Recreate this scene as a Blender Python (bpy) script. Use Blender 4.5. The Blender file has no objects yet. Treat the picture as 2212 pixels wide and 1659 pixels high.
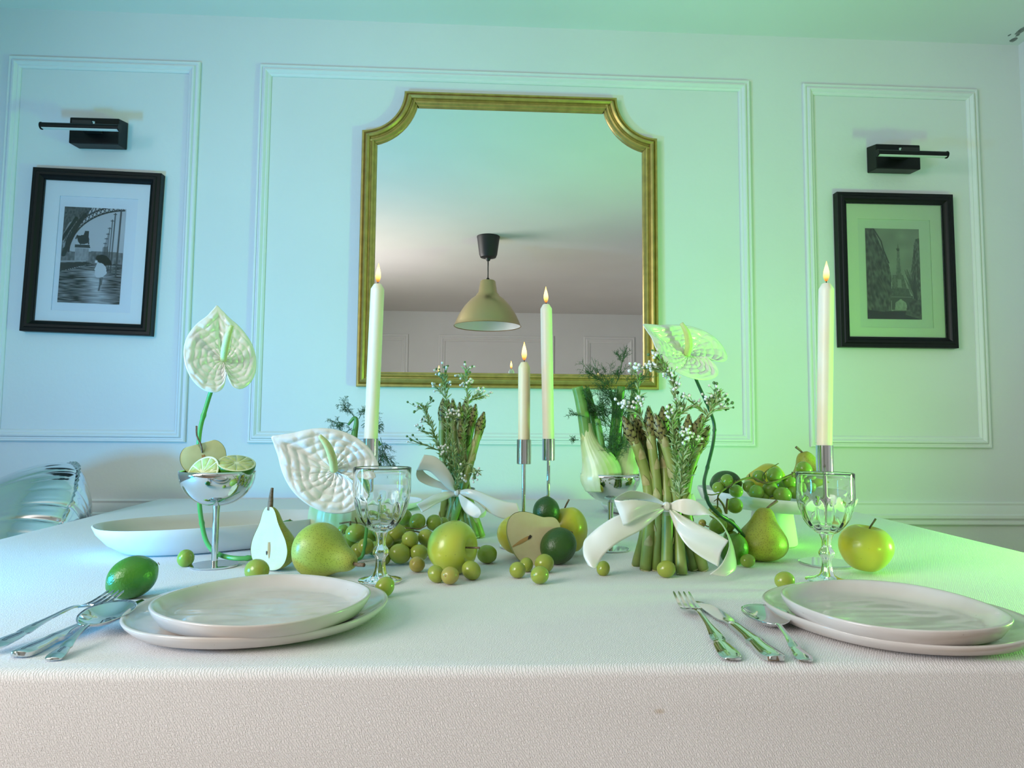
import bpy, bmesh, math, random
import numpy as np
from mathutils import Vector, Matrix, noise
random.seed(4)
S = bpy.context.scene
COL = S.collection
PI = math.pi

# ------------------------------------------------------------------ camera
F, CX, CY = 1475.0, 1106.0, 829.5
EYE = Vector((0, 0, .965))
yaw, pit, rol = math.radians(2.8), math.radians(4.0), .008
FW = Vector((math.sin(yaw)*math.cos(pit), math.cos(yaw)*math.cos(pit), math.sin(pit)))
R0 = Vector((math.cos(yaw), -math.sin(yaw), 0)); U0 = R0.cross(FW)
RT = R0*math.cos(rol) + U0*math.sin(rol); UP = RT.cross(FW)
cam_d = bpy.data.cameras.new('camera'); cam = bpy.data.objects.new('camera', cam_d); COL.objects.link(cam)
cam_d.sensor_fit = 'HORIZONTAL'; cam_d.sensor_width = 36; cam_d.lens = F/2212*36
cam_d.clip_start = .02; cam_d.clip_end = 60
M4 = Matrix((RT, UP, -FW)).transposed().to_4x4(); M4.translation = EYE
cam.matrix_world = M4
S.camera = cam
S.view_settings.view_transform = 'Standard'; S.view_settings.look = 'None'
S.view_settings.gamma = 1; S.view_settings.use_curve_mapping = False
S.view_settings.exposure = 0.03
S.cycles.max_bounces = 10; S.cycles.diffuse_bounces = 4; S.cycles.glossy_bounces = 5
S.cycles.transmission_bounces = 10; S.cycles.transparent_max_bounces = 12
S.cycles.sample_clamp_indirect = 6
S.cycles.use_denoising = True

# ------------------------------------------------------------------ world + lights
W = bpy.data.worlds.new('world'); S.world = W; W.use_nodes = True
W.node_tree.nodes['Background'].inputs[0].default_value = (.75, .85, 1, 1)
W.node_tree.nodes['Background'].inputs[1].default_value = .6

def area(name, loc, target, sx, sy, watts, col, spread=180):
    d = bpy.data.lights.new(name, 'AREA'); d.shape = 'RECTANGLE'; d.size = sx; d.size_y = sy
    d.energy = watts; d.color = col; d.spread = math.radians(spread)
    o = bpy.data.objects.new(name, d); COL.objects.link(o); o.location = loc
    o.rotation_euler = (Vector(target) - Vector(loc)).to_track_quat('-Z', 'Y').to_euler()
    return o
area('blue_led_light', (-1.16, .74, .82), (-.05, 1.9, 1.78), .12, .15, 15.5, (.02, .50, 1.0), 172)
area('green_led_light', (1.34, 1.00, .815), (-.9, 1.95, 1.66), .12, .15, 13.8, (.20, 1.0, .08), 172)
area('green_led_small', (.74, .70, .772), (.45, 1.1, 1.3), .05, .03, .5, (.22, 1.0, .05), 172)
area('blue_edge_fill', (-.80, .85, .775), (-.45, 1.1, 1.2), .05, .03, 1.3, (.0, .45, 1.0), 172)  # added fill, no separate fixture: brightens the cloth blue near its left edge
area('window_daylight', (-1.88, -.62, 1.58), (.2, -.62, 1.0), 1.35, 1.15, 69, (1.0, .965, .93))

# ------------------------------------------------------------------ helpers
def tag(o, label=None, cat=None, group=None, kind=None):
    if label: o['label'] = label
    if cat: o['category'] = cat
    if group: o['group'] = group
    if kind: o['kind'] = kind
    return o
def ray(x, y): return FW + RT*((x-CX)/F) - UP*((y-CY)/F)
def onz(x, y, z=.75):
    v = ray(x, y); return EYE + v*((z-EYE.z)/v.z)
def ony(x, y, Y=2.25):
    v = ray(x, y); return EYE + v*(Y/v.y)
def depth(p): return (Vector(p)-EYE).dot(FW)
def ball_at(cx, cy, rp, ex=1.0):
    """centre and radius of a ball resting on the cloth seen at (cx,cy) with radius rp"""
    r = .012
    for _ in range(8):
        p = onz(cx, cy, .75+r); r = rp*depth(p)/F
    return p, r
def mesh(name, V, Fc, mat=None, parent=None, smooth=True, sharp=None, loc=None):
    me = bpy.data.meshes.new(name)
    me.from_pydata([tuple(v) for v in V], [], [tuple(f) for f in Fc])
    me.validate(); me.update()
    bm = bmesh.new(); bm.from_mesh(me); bmesh.ops.recalc_face_normals(bm, faces=bm.faces); bm.to_mesh(me); bm.free()
    if smooth:
        me.shade_smooth()
        if sharp: me.set_sharp_from_angle(angle=math.radians(sharp))
    if mat: me.materials.append(mat)
    o = bpy.data.objects.new(name, me); COL.objects.link(o)
    if parent: o.parent = parent
    if loc is not None: o.location = loc
    return o
def empty(name, loc=(0, 0, 0)):
    o = bpy.data.objects.new(name, None); COL.objects.link(o); o.location = loc; o.empty_display_size = .02
    return o
def clone(o, parent=None):
    c = o.copy(); COL.objects.link(c)
    if parent: c.parent = parent
    for ch in list(o.children):
        clone(ch, c)
    return c
def orient(o, loc, zdir, xhint=(1, 0, 0)):
    z = Vector(zdir).normalized(); x = Vector(xhint); x = (x - z*x.dot(z)).normalized(); y = z.cross(x)
    m = Matrix((x, y, z)).transposed().to_4x4(); m.translation = loc
    o.matrix_world = m
class MB:
    def __init__(s): s.V = []; s.F = []
    def add(s, V, Fc):
        b = len(s.V); s.V += [tuple(v) for v in V]; s.F += [tuple(i+b for i in f) for f in Fc]
    def box(s, a, b):
        x0, y0, z0 = a; x1, y1, z1 = b
        s.add([(x0,y0,z0),(x1,y0,z0),(x1,y1,z0),(x0,y1,z0),(x0,y0,z1),(x1,y0,z1),(x1,y1,z1),(x0,y1,z1)],
              [(0,3,2,1),(4,5,6,7),(0,1,5,4),(1,2,6,5),(2,3,7,6),(3,0,4,7)])
    def tube(s, pts, rad, n=8, mod=None, cap=True):
        pts = [Vector(p) for p in pts]; m = len(pts)
        if not hasattr(rad, '__len__'): rad = [rad]*m
        t0 = (pts[1]-pts[0]).normalized()
        a = Vector((0, 0, 1)) if abs(t0.z) < .9 else Vector((1, 0, 0))
        x = (a - t0*a.dot(t0)).normalized(); V = []
        for i in range(m):
            t = (pts[min(i+1, m-1)] - pts[max(i-1, 0)]).normalized()
            x = (x - t*x.dot(t)).normalized(); y = t.cross(x)
            for k in range(n):
                th = 2*PI*k/n; r = rad[i]*(mod(i/(m-1), th) if mod else 1)
                V.append(pts[i] + x*(r*math.cos(th)) + y*(r*math.sin(th)))
        Fc = [(i*n+k, i*n+(k+1) % n, (i+1)*n+(k+1) % n, (i+1)*n+k) for i in range(m-1) for k in range(n)]
        if cap:
            Fc.append(tuple(range(n))[::-1]); Fc.append(tuple((m-1)*n+k for k in range(n)))
        s.add(V, Fc)
    def lathe(s, prof, n=48, mod=None, c=(0, 0, 0)):
        """prof: (r,z) list; r=0 ends become poles"""
        V = []; rings = []
        for j, (r, z) in enumerate(prof):
            if r <= 1e-7:
                rings.append([len(V)]); V.append((c[0], c[1], c[2]+z))
            else:
                ids = []
                for k in range(n):
                    th = 2*PI*k/n; rr = r; zz = z
                    if mod: rr, zz = mod(r, z, th)
                    ids.append(len(V)); V.append((c[0]+rr*math.cos(th), c[1]+rr*math.sin(th), c[2]+zz))
                rings.append(ids)
        Fc = []
        for a, b in zip(rings, rings[1:]):
            if len(a) == 1 and len(b) == 1: continue
            for k in range(n):
                k2 = (k+1) % n
                if len(a) == 1: Fc.append((a[0], b[k2], b[k]))
                elif len(b) == 1: Fc.append((a[k], a[k2], b[0]))
                else: Fc.append((a[k], a[k2], b[k2], b[k]))
        s.add(V, Fc)
    def build(s, name, mat, parent=None, **k): return mesh(name, s.V, s.F, mat, parent, **k)
def crom(P, n=8):
    """Catmull-Rom through tuples"""
    P = [tuple(p) for p in P]
    Q = [tuple(2*a-b for a, b in zip(P[0], P[1]))] + P + [tuple(2*a-b for a, b in zip(P[-1], P[-2]))]
    out = []
    for i in range(1, len(Q)-2):
        for k in range(n):
            t = k/n
            out.append(tuple(.5*(2*b+(c-a)*t+(2*a-5*b+4*c-d)*t*t+(3*b-a-3*c+d)*t**3) for a, b, c, d in zip(Q[i-1], Q[i], Q[i+1], Q[i+2])))
    out.append(P[-1]); return out

# ------------------------------------------------------------------ materials
def mat(name, col, rough=.5, metal=0, noise_amt=0, noise_scale=20, col2=None, bump=0, bump_scale=200, sss=0, sssr=(1, .8, .3), sssc=.01, coat=0, spec=None, ior=None, trans=0, emit=None, emis=0, sheen=0, tc='Object', det=2, lo=.35, hi=.65):
    m = bpy.data.materials.new(name); m.use_nodes = True; nt = m.node_tree; b = nt.nodes['Principled BSDF']
    N, L = nt.nodes, nt.links
    b.inputs['Base Color'].default_value = (*col, 1); b.inputs['Roughness'].default_value = rough
    b.inputs['Metallic'].default_value = metal
    if sss:
        b.inputs['Subsurface Weight'].default_value = sss; b.inputs['Subsurface Radius'].default_value = sssr
        b.inputs['Subsurface Scale'].default_value = sssc
    if spec is not None: b.inputs['Specular IOR Level'].default_value = spec
    if coat: b.inputs['Coat Weight'].default_value = coat; b.inputs['Coat Roughness'].default_value = .08
    if ior: b.inputs['IOR'].default_value = ior
    if trans: b.inputs['Transmission Weight'].default_value = trans
    if sheen: b.inputs['Sheen Weight'].default_value = sheen
    if emit: b.inputs['Emission Color'].default_value = (*emit, 1); b.inputs['Emission Strength'].default_value = emis
    t = None
    if col2 is not None or bump:
        t = N.new('ShaderNodeTexCoord')
    if col2 is not None:
        n = N.new('ShaderNodeTexNoise'); n.inputs['Scale'].default_value = noise_scale; n.inputs['Detail'].default_value = det
        r = N.new('ShaderNodeMapRange'); r.inputs[1].default_value = lo; r.inputs[2].default_value = hi
        x = N.new('ShaderNodeMix'); x.data_type = 'RGBA'; x.inputs[6].default_value = (*col, 1); x.inputs[7].default_value = (*col2, 1)
        L.new(t.outputs[tc], n.inputs['Vector']); L.new(n.outputs[0], r.inputs[0]); L.new(r.outputs[0], x.inputs[0]); L.new(x.outputs[2], b.inputs['Base Color'])
    if bump:
        n = N.new('ShaderNodeTexNoise'); n.inputs['Scale'].default_value = bump_scale; n.inputs['Detail'].default_value = 3
        u = N.new('ShaderNodeBump'); u.inputs['Distance'].default_value = bump; u.inputs['Strength'].default_value = 1
        L.new(t.outputs[tc], n.inputs['Vector']); L.new(n.outputs[0], u.inputs['Height']); L.new(u.outputs[0], b.inputs['Normal'])
    return m
def add_spots(m, scale, thr, col, soft=.02, strength=1, tc='Object', stretch=None):
    """little dark dots over whatever feeds the base colour"""
    nt = m.node_tree; N, L = nt.nodes, nt.links; b = N['Principled BSDF']
    t = N.new('ShaderNodeTexCoord'); v = N.new('ShaderNodeTexVoronoi'); v.inputs['Scale'].default_value = scale
    r = N.new('ShaderNodeMapRange'); r.inputs[1].default_value = thr; r.inputs[2].default_value = thr+soft; r.inputs[3].default_value = strength; r.inputs[4].default_value = 0
    x = N.new('ShaderNodeMix'); x.data_type = 'RGBA'; x.inputs[7].default_value = (*col, 1)
    src = b.inputs['Base Color']
    if src.links: L.new(src.links[0].from_socket, x.inputs[6])
    else: x.inputs[6].default_value = src.default_value
    L.new(t.outputs[tc], v.inputs['Vector']); L.new(v.outputs['Distance'], r.inputs[0]); L.new(r.outputs[0], x.inputs[0]); L.new(x.outputs[2], src)
def add_patch(m, scale, lo, hi, col, strength=1, det=3, loc=(0, 0, 0)):
    nt = m.node_tree; N, L = nt.nodes, nt.links; b = N['Principled BSDF']
    t = N.new('ShaderNodeTexCoord'); mp = N.new('ShaderNodeMapping'); mp.inputs['Location'].default_value = loc
    n = N.new('ShaderNodeTexNoise'); n.inputs['Scale'].default_value = scale; n.inputs['Detail'].default_value = det
    r = N.new('ShaderNodeMapRange'); r.inputs[1].default_value = lo; r.inputs[2].default_value = hi; r.inputs[4].default_value = strength
    x = N.new('ShaderNodeMix'); x.data_type = 'RGBA'; x.inputs[7].default_value = (*col, 1)
    src = b.inputs['Base Color']
    if src.links: L.new(src.links[0].from_socket, x.inputs[6])
    else: x.inputs[6].default_value = src.default_value
    L.new(t.outputs['Object'], mp.inputs[0]); L.new(mp.outputs[0], n.inputs['Vector']); L.new(n.outputs[0], r.inputs[0]); L.new(r.outputs[0], x.inputs[0]); L.new(x.outputs[2], src)

m_wall = mat('wall_paint', (.70, .70, .71), .62, col2=(.68, .68, .69), noise_scale=3, bump=.0006, bump_scale=60)
m_ceil = mat('ceiling_paint', (.78, .77, .76), .8, col2=(.74, .73, .72), noise_scale=1.5)
m_trim = mat('trim_paint', (.73, .73, .74), .5)
m_floor = mat('floor_wood', (.30, .19, .11), .45, col2=(.20, .12, .07), noise_scale=6)
m_black = mat('black_lacquer', (.004, .0045, .005), .42, spec=.25)
m_blackp = mat('black_plastic', (.012, .012, .013), .5)
m_mat = mat('mount_board', (.80, .81, .78), .85)
m_paper = mat('print_paper', (.74, .76, .77), .7)
m_gold = mat('gold_leaf', (.50, .355, .10), .36, metal=.65, col2=(.40, .28, .08), noise_scale=35)
m_mirror = mat('mirror_silver', (.90, .90, .89), .0, metal=1)
m_chrome = mat('chrome', (.72, .73, .74), .06, metal=1)
m_steel = mat('polished_steel', (.66, .67, .67), .09, metal=1)
m_glass = mat('clear_glass', (1, 1, 1), 0.0, trans=1, ior=1.5)
m_plate = mat('stoneware_glaze', (.62, .565, .535), .2, col2=(.56, .50, .46), noise_scale=18, coat=.3)
add_spots(m_plate, 60, .035, (.30, .25, .2), .015, .6)
m_white = mat('white_ceramic', (.78, .78, .77), .35)
m_matte = mat('matte_white_ceramic', (.78, .78, .78), .6)
m_boat_in = mat('glazed_platter', (.62, .58, .52), .12, col2=(.58, .54, .49), noise_scale=8)
m_wax = mat('candle_wax', (.83, .74, .60), .42, sss=.55, sssr=(1, .75, .5), sssc=.012)
m_waxy = mat('ivory_candle_wax', (.80, .66, .40), .42, sss=.5, sssr=(1, .75, .4), sssc=.012)
m_wick = mat('wick', (.01, .008, .006), .9)
m_grape = mat('grape_skin', (.20, .32, .03), .2, col2=(.29, .38, .06), noise_scale=40, sss=.35, sssr=(.9, 1, .25), sssc=.006, tc='Object')
m_grape2 = mat('ripe_grape_skin', (.34, .36, .06), .2, col2=(.26, .34, .04), noise_scale=50, sss=.35, sssr=(1, .9, .25), sssc=.006)
m_grape3 = mat('amber_grape_skin', (.42, .28, .07), .22, col2=(.36, .38, .07), noise_scale=45, sss=.3, sssr=(1, .8, .25), sssc=.006)
m_scar = mat('grape_scar', (.30, .17, .06), .8)
m_stalk = mat('grape_stalk', (.14, .09, .035), .7, col2=(.22, .17, .05), noise_scale=150)
m_pear = mat('pear_skin', (.40, .46, .08), .38, col2=(.28, .38, .03), noise_scale=14)
add_patch(m_pear, 16, .55, .75, (.42, .25, .04), .75, loc=(.3, .1, 0))
add_spots(m_pear, 420, .20, (.14, .17, .02), .12, .8)
m_pear2 = mat('russet_pear_skin', (.42, .40, .045), .42, col2=(.30, .28, .03), noise_scale=25, bump=.0005, bump_scale=120)
add_patch(m_pear2, 22, .50, .72, (.26, .15, .03), .8)
add_spots(m_pear2, 380, .2, (.16, .12, .02), .14, .7)
m_apple = mat('apple_skin', (.50, .54, .06), .3, col2=(.38, .50, .06), noise_scale=12, coat=.2)
add_spots(m_apple, 95, .055, (.20, .22, .05), .03, .7)
m_apple2 = mat('yellow_apple_skin', (.58, .50, .04), .3, col2=(.50, .46, .04), noise_scale=12, coat=.2)
add_spots(m_apple2, 100, .055, (.25, .20, .05), .03, .75)
m_lime = mat('lime_rind', (.025, .13, .010), .25, col2=(.06, .22, .02), noise_scale=18, bump=.0007, bump_scale=330)
m_limedk = mat('dark_lime_rind', (.02, .062, .008), .34, col2=(.03, .085, .012), noise_scale=15, bump=.0007, bump_scale=330)
m_limelt = mat('bright_lime_rind', (.14, .27, .02), .3, col2=(.07, .2, .015), noise_scale=22, bump=.0006, bump_scale=330)
m_limef = mat('lime_pulp', (.42, .50, .14), .22, col2=(.52, .58, .26), noise_scale=160, sss=.2, sssc=.004)
m_pith = mat('lime_pith', (.72, .78, .50), .5)
m_pearf = mat('pear_flesh', (.60, .52, .30), .5, col2=(.56, .47, .26), noise_scale=40, bump=.0003, bump_scale=500, sss=.15, sssc=.005)
m_applef = mat('apple_flesh', (.68, .72, .38), .45, col2=(.60, .64, .32), noise_scale=40)
m_core = mat('browned_core', (.42, .24, .08), .7)
m_seed = mat('seed_cavity', (.03, .015, .01), .6)
m_stem = mat('woody_stem', (.12, .075, .04), .8, col2=(.22, .16, .1), noise_scale=200)
m_spathe = mat('anthurium_spathe', (.80, .80, .76), .25, coat=.35, sss=.12, sssc=.004, bump=.0004, bump_scale=150)
m_spadix = mat('anthurium_spadix', (.62, .68, .30), .5, bump=.0006, bump_scale=650)
m_green = mat('anthurium_stem', (.08, .32, .07), .32)
m_greend = mat('dark_anthurium_stem', (.02, .09, .025), .32)
m_asp = mat('asparagus_stalk', (.20, .29, .05), .4, col2=(.30, .36, .10), noise_scale=30)
m_asp2 = mat('dark_asparagus_stalk', (.11, .18, .035), .4, col2=(.20, .25, .06), noise_scale=30)
m_aspt = mat('asparagus_tip', (.055, .05, .02), .5)
m_asps = mat('asparagus_tip_scale', (.17, .16, .045), .45, col2=(.27, .25, .08), noise_scale=120)
m_bract = mat('asparagus_bract', (.46, .46, .20), .5, col2=(.36, .32, .13), noise_scale=90)
m_cut = mat('asparagus_cut_end', (.50, .46, .26), .7)
m_fen = mat('fennel_bulb', (.68, .72, .46), .35, col2=(.50, .62, .26), noise_scale=26)
m_fens = mat('fennel_stalk', (.12, .30, .06), .4, col2=(.17, .36, .08), noise_scale=30)
m_frond = mat('fennel_frond', (.035, .10, .025), .6)
m_sprig = mat('sprig_green', (.20, .30, .08), .55)
m_leaf = mat('sprig_leaf', (.42, .52, .26), .5, col2=(.22, .34, .09), noise_scale=60)
m_bud = mat('white_bud', (.82, .82, .76), .5)
m_budg = mat('green_bud', (.10, .2, .06), .5)
m_ribbon = mat('satin_ribbon', (.74, .72, .62), .24, sheen=.3, bump=.00006, bump_scale=900, coat=.15)
m_foil = mat('silver_foil', (.74, .76, .78), .10, metal=1)
m_shade = mat('brushed_brass_shade', (.48, .42, .22), .3, metal=.9)
m_diff = mat('lamp_diffuser', (.72, .74, .74), .5)

def cloth_material():
    m = mat('tablecloth_cotton', (.76, .73, .735), .9, sheen=.15)
    nt = m.node_tree; N, L = nt.nodes, nt.links; b = N['Principled BSDF']
    t = N.new('ShaderNodeTexCoord')
    mp = N.new('ShaderNodeMapping'); mp.inputs['Rotation'].default_value = (.4, .5, .7); mp.inputs['Scale'].default_value = (1, 1, 1)
    w = N.new('ShaderNodeTexWave'); w.inputs['Scale'].default_value = 170; w.inputs['Distortion'].default_value = 6.0; w.inputs['Detail'].default_value = 2; w.inputs['Detail Scale'].default_value = 2
    n = N.new('ShaderNodeTexNoise'); n.inputs['Scale'].default_value = 420; n.inputs['Detail'].default_value = 3
    n2 = N.new('ShaderNodeTexNoise'); n2.inputs['Scale'].default_value = 9; n2.inputs['Detail'].default_value = 3
    a = N.new('ShaderNodeMath'); a.operation = 'ADD'; a2 = N.new('ShaderNodeMath'); a2.operation = 'MULTIPLY_ADD'; a2.inputs[1].default_value = 3.0
    u = N.new('ShaderNodeBump'); u.inputs['Distance'].default_value = .0003; u.inputs['Strength'].default_value = 1
    L.new(t.outputs['Object'], mp.inputs[0]); L.new(mp.outputs[0], w.inputs['Vector']); L.new(t.outputs['Object'], n.inputs['Vector']); L.new(t.outputs['Object'], n2.inputs['Vector'])
    L.new(w.outputs['Fac'], a.inputs[0]); L.new(n.outputs[0], a.inputs[1]); L.new(n2.outputs[0], a2.inputs[0]); L.new(a.outputs[0], a2.inputs[2])
    L.new(a2.outputs[0], u.inputs['Height']); L.new(u.outputs[0], b.inputs['Normal'])
    # faint stain on the front drop
    p = ony(1425, 1538, .638)
    vs = N.new('ShaderNodeVectorMath'); vs.operation = 'SUBTRACT'; vs.inputs[1].default_value = p
    sc = N.new('ShaderNodeVectorMath'); sc.operation = 'MULTIPLY'; sc.inputs[1].default_value = (190, 20, 400)
    ln = N.new('ShaderNodeVectorMath'); ln.operation = 'LENGTH'
    r = N.new('ShaderNodeMapRange'); r.inputs[1].default_value = .4; r.inputs[2].default_value = 1.3; r.inputs[3].default_value = .55; r.inputs[4].default_value = 0
    x = N.new('ShaderNodeMix'); x.data_type = 'RGBA'; x.inputs[6].default_value = (.76, .73, .735, 1); x.inputs[7].default_value = (.52, .40, .28, 1)
    L.new(t.outputs['Object'], vs.inputs[0]); L.new(vs.outputs[0], sc.inputs[0]); L.new(sc.outputs[0], ln.inputs[0]); L.new(ln.outputs['Value'], r.inputs[0]); L.new(r.outputs[0], x.inputs[0]); L.new(x.outputs[2], b.inputs['Base Color'])
    return m
m_cloth = cloth_material()

def flame_material():
    m = bpy.data.materials.new('candle_flame'); m.use_nodes = True; nt = m.node_tree; N, L = nt.nodes, nt.links
    N.clear(); o = N.new('ShaderNodeOutputMaterial'); e = N.new('ShaderNodeEmission'); t = N.new('ShaderNodeTexCoord'); s = N.new('ShaderNodeSeparateXYZ')
    c = N.new('ShaderNodeValToRGB'); c.color_ramp.elements[0].position = 0; c.color_ramp.elements[0].color = (.9, .22, .02, 1)
    c.color_ramp.elements[1].position = 1; c.color_ramp.elements[1].color = (1, .50, .08, 1)
    k = c.color_ramp.elements.new(.35); k.color = (1, .62, .18, 1); k = c.color_ramp.elements.new(.7); k.color = (1, .66, .20, 1)
    st = N.new('ShaderNodeMapRange'); st.inputs[1].default_value = 0; st.inputs[2].default_value = .45; st.inputs[3].default_value = .9; st.inputs[4].default_value = 4.2
    L.new(t.outputs['Generated'], s.inputs[0]); L.new(s.outputs[2], c.inputs[0]); L.new(s.outputs[2], st.inputs[0]); L.new(c.outputs[0], e.inputs[0]); L.new(st.outputs[0], e.inputs[1]); L.new(e.outputs[0], o.inputs[0])
    return m
m_flame = flame_material()
def pane_material():
    m = bpy.data.materials.new('picture_glass'); m.use_nodes = True; nt = m.node_tree; N, L = nt.nodes, nt.links
    N.clear(); o = N.new('ShaderNodeOutputMaterial'); t = N.new('ShaderNodeBsdfTransparent'); g = N.new('ShaderNodeBsdfGlossy'); g.inputs['Roughness'].default_value = .0
    f = N.new('ShaderNodeFresnel'); f.inputs[0].default_value = 1.45; x = N.new('ShaderNodeMixShader')
    L.new(f.outputs[0], x.inputs[0]); L.new(t.outputs[0], x.inputs[1]); L.new(g.outputs[0], x.inputs[2]); L.new(x.outputs[0], o.inputs[0])
    return m
m_pane = pane_material()

# ------------------------------------------------------------------ room
XL, XR, YB, YW, ZC = -1.92, 1.905, -3.42, 2.25, 2.352
def slab(name, a, b, m):
    q = MB(); q.box(a, b); return tag(q.build(name, m, smooth=False), kind='structure')
slab('floor', (XL-.1, YB-.1, -.1), (XR+.1, YW+.1, 0), m_floor)
slab('ceiling', (XL-.1, YB-.1, ZC), (XR+.1, YW+.1, ZC+.1), m_ceil)
slab('wall_back', (XL-.1, YW, 0), (XR+.1, YW+.1, ZC), m_wall)
slab('wall_front', (XL-.1, YB-.1, 0), (XR+.1, YB, ZC), m_wall)
slab('wall_right', (XR, YB, 0), (XR+.1, YW, ZC), m_wall)
q = MB()                                   # left wall with the window opening behind the camera
wy0, wy1, wz0, wz1 = -1.36, .12, .96, 2.2
q.box((XL-.1, YB, 0), (XL, wy0, ZC)); q.box((XL-.1, wy1, 0), (XL, YW, ZC)); q.box((XL-.1, wy0, 0), (XL, wy1, wz0)); q.box((XL-.1, wy0, wz1), (XL, wy1, ZC))
tag(q.build('wall_left', m_wall, smooth=False), kind='structure')
wn = tag(empty('window_1', (XL, 0, 0)), kind='structure')
for nm, a, b in (('window_frame', (-.06, wy0, wz0), (-.02, wy0+.05, wz1)), ('window_frame', (-.06, wy1-.05, wz0), (-.02, wy1, wz1)), ('window_frame', (-.06, wy0+.05, wz1-.05), (-.02, wy1-.05, wz1)), ('window_frame', (-.06, wy0+.05, wz0), (-.02, wy1-.05, wz0+.05)), ('mullion', (-.055, (wy0+wy1)/2-.03, wz0+.05), (-.025, (wy0+wy1)/2+.03, wz1-.05))):
    q = MB(); q.box(a, b); q.build(nm, m_trim, wn, smooth=False)
q = MB(); q.box((-.045, wy0+.05, wz0+.05), (-.040, wy1-.05, wz1-.05)); q.build('pane', m_pane, wn, smooth=False)

def sweep(path, prof, Yb=YW, sgn=-1):
    """mitred closed frame in a wall plane: path (x,z) loop, prof (inset, proud)"""
    n = len(path); P = [Vector(p) for p in path]
    area2 = sum(P[i].x*P[(i+1) % n].y - P[(i+1) % n].x*P[i].y for i in range(n))
    s = 1 if area2 > 0 else -1
    offs = []
    for i in range(n):
        e1 = (P[i]-P[i-1]).normalized(); e2 = (P[(i+1) % n]-P[i]).normalized()
        n1 = Vector((-e1.y, e1.x))*s; n2 = Vector((-e2.y, e2.x))*s
        b = (n1+n2).normalized(); offs.append(b/max(.3, b.dot(n1)))
    V = []; m = len(prof)
    for i in range(n):
        for (ins, dep) in prof:
            p = P[i] + offs[i]*ins; V.append((p.x, Yb+sgn*dep, p.y))
    Fc = [(i*m+k, ((i+1) % n)*m+k, ((i+1) % n)*m+k+1, i*m+k+1) for i in range(n) for k in range(m-1)]
    return V, Fc
def arcp(c, r, a0, a1, n): return [(c[0]+r*math.cos(a0+(a1-a0)*i/n), c[1]+r*math.sin(a0+(a1-a0)*i/n)) for i in range(n+1)]
TP = [(0, 0), (0, .010), (.003, .013), (.008, .013), (.010, .009), (.013, .009), (.017, .016), (.022, .017), (.026, .013), (.029, .009), (.032, .010), (.035, .008), (.038, .004), (.038, 0)]
def rect(x0, z0, x1, z1): return [(x0, z0), (x1, z0), (x1, z1), (x0, z1)]
for i, r_ in enumerate([rect(-1.552, .923, -.937, 2.184), rect(-.742, .922, .924, 2.184), rect(1.113, .922, 1.740, 2.180)]):
    V, Fc = sweep(r_, TP); tag(mesh('trim_%d' % (i+1), V, Fc, m_trim, sharp=30), kind='structure')
# the same panels on the wall behind the camera, seen in the mirror
bx0, bx1 = ony(947, 800, 7.92).x, ony(1196, 800, 7.92).x; bz = ony(1000, 724, 7.92).z
TPb = [(a*2, d*1.3) for a, d in TP]
for i, r_ in enumerate([rect(bx0, 1.0, bx1, bz), rect(bx0-1.45, 1.0, bx0-.35, bz-.0), rect(bx1+.35, 1.0, bx1+.95, bz)]):
    V, Fc = sweep(r_, TPb, YB, +1); tag(mesh('trim_%d' % (i+5), V, Fc, m_trim, sharp=30), kind='structure')
# chair rail
rp = [(0, .664), (.012, .664), (.016, .668), (.016, .676), (.011, .680), (.020, .688), (.020, .697), (.012, .702), (.012, .716), (.008, .730), (.010, .737), (.007, .742), (0, .742)]
V = []; n = len(rp)
for x in (XL, XR):
    for d_, z in rp: V.append((x, YW-d_, z))
tag(mesh('trim_4', V, [(k, k+1, n+k+1, n+k) for k in range(n-1)], m_trim, sharp=30), kind='structure')
V = [(x, YW-d_, z) for x in (XL, XR) for d_, z in ((0, 0), (.015, 0), (.015, .085), (.008, .10), (0, .10))]
tag(mesh('baseboard_back', V, [(k, k+1, 5+k+1, 5+k) for k in range(4)], m_trim, smooth=False), kind='structure')
# flaked paint in the corner by the ceiling
rnd = random.Random(2)
chips = tag(empty('trim_8', (0, 0, 0)), kind='structure')
def chip(c, ax, ay, r1, r2):
    q = MB(); c = Vector(c); ax = Vector(ax); ay = Vector(ay); n = 9; nn = ax.cross(ay)*.0006
    ring = []
    for k in range(n):
        a = 2*PI*k/n; f = rnd.uniform(.7, 1.15); ring.append(c+ax*(r1*f*math.cos(a))+ay*(r2*f*math.sin(a)))
    q.add([p+nn for p in ring]+[p-nn for p in ring], [tuple(range(n)), tuple(range(n, 2*n))[::-1]]+[(k, (k+1) % n, n+(k+1) % n, n+k) for k in range(n)])
    q.build('paint_chip', m_core_grey, chips, smooth=False)
m_core_grey = mat('bare_plaster', (.16, .16, .155), .9, col2=(.3, .3, .29), noise_scale=60)
for (x, y, a, b) in ((2189, 86, .010, .018), (2206, 66, .012, .03), (2180, 76, .004, .008), (2198, 76, .006, .010)):
    v = ray(x, y); p = EYE + v*((ZC-.965)/v.z); chip(p, (1, 0, 0), (0, 1, 0), a, b)
for k, y in enumerate((112, 128, 142, 157, 168, 178, 190)):
    p = ony(2206.5+rnd.uniform(-1.5, 1)+k*.4, y, 2.249); chip(p, (1, 0, 0), (0, 0, 1), rnd.uniform(.002, .004), rnd.uniform(.004, .010))

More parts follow.
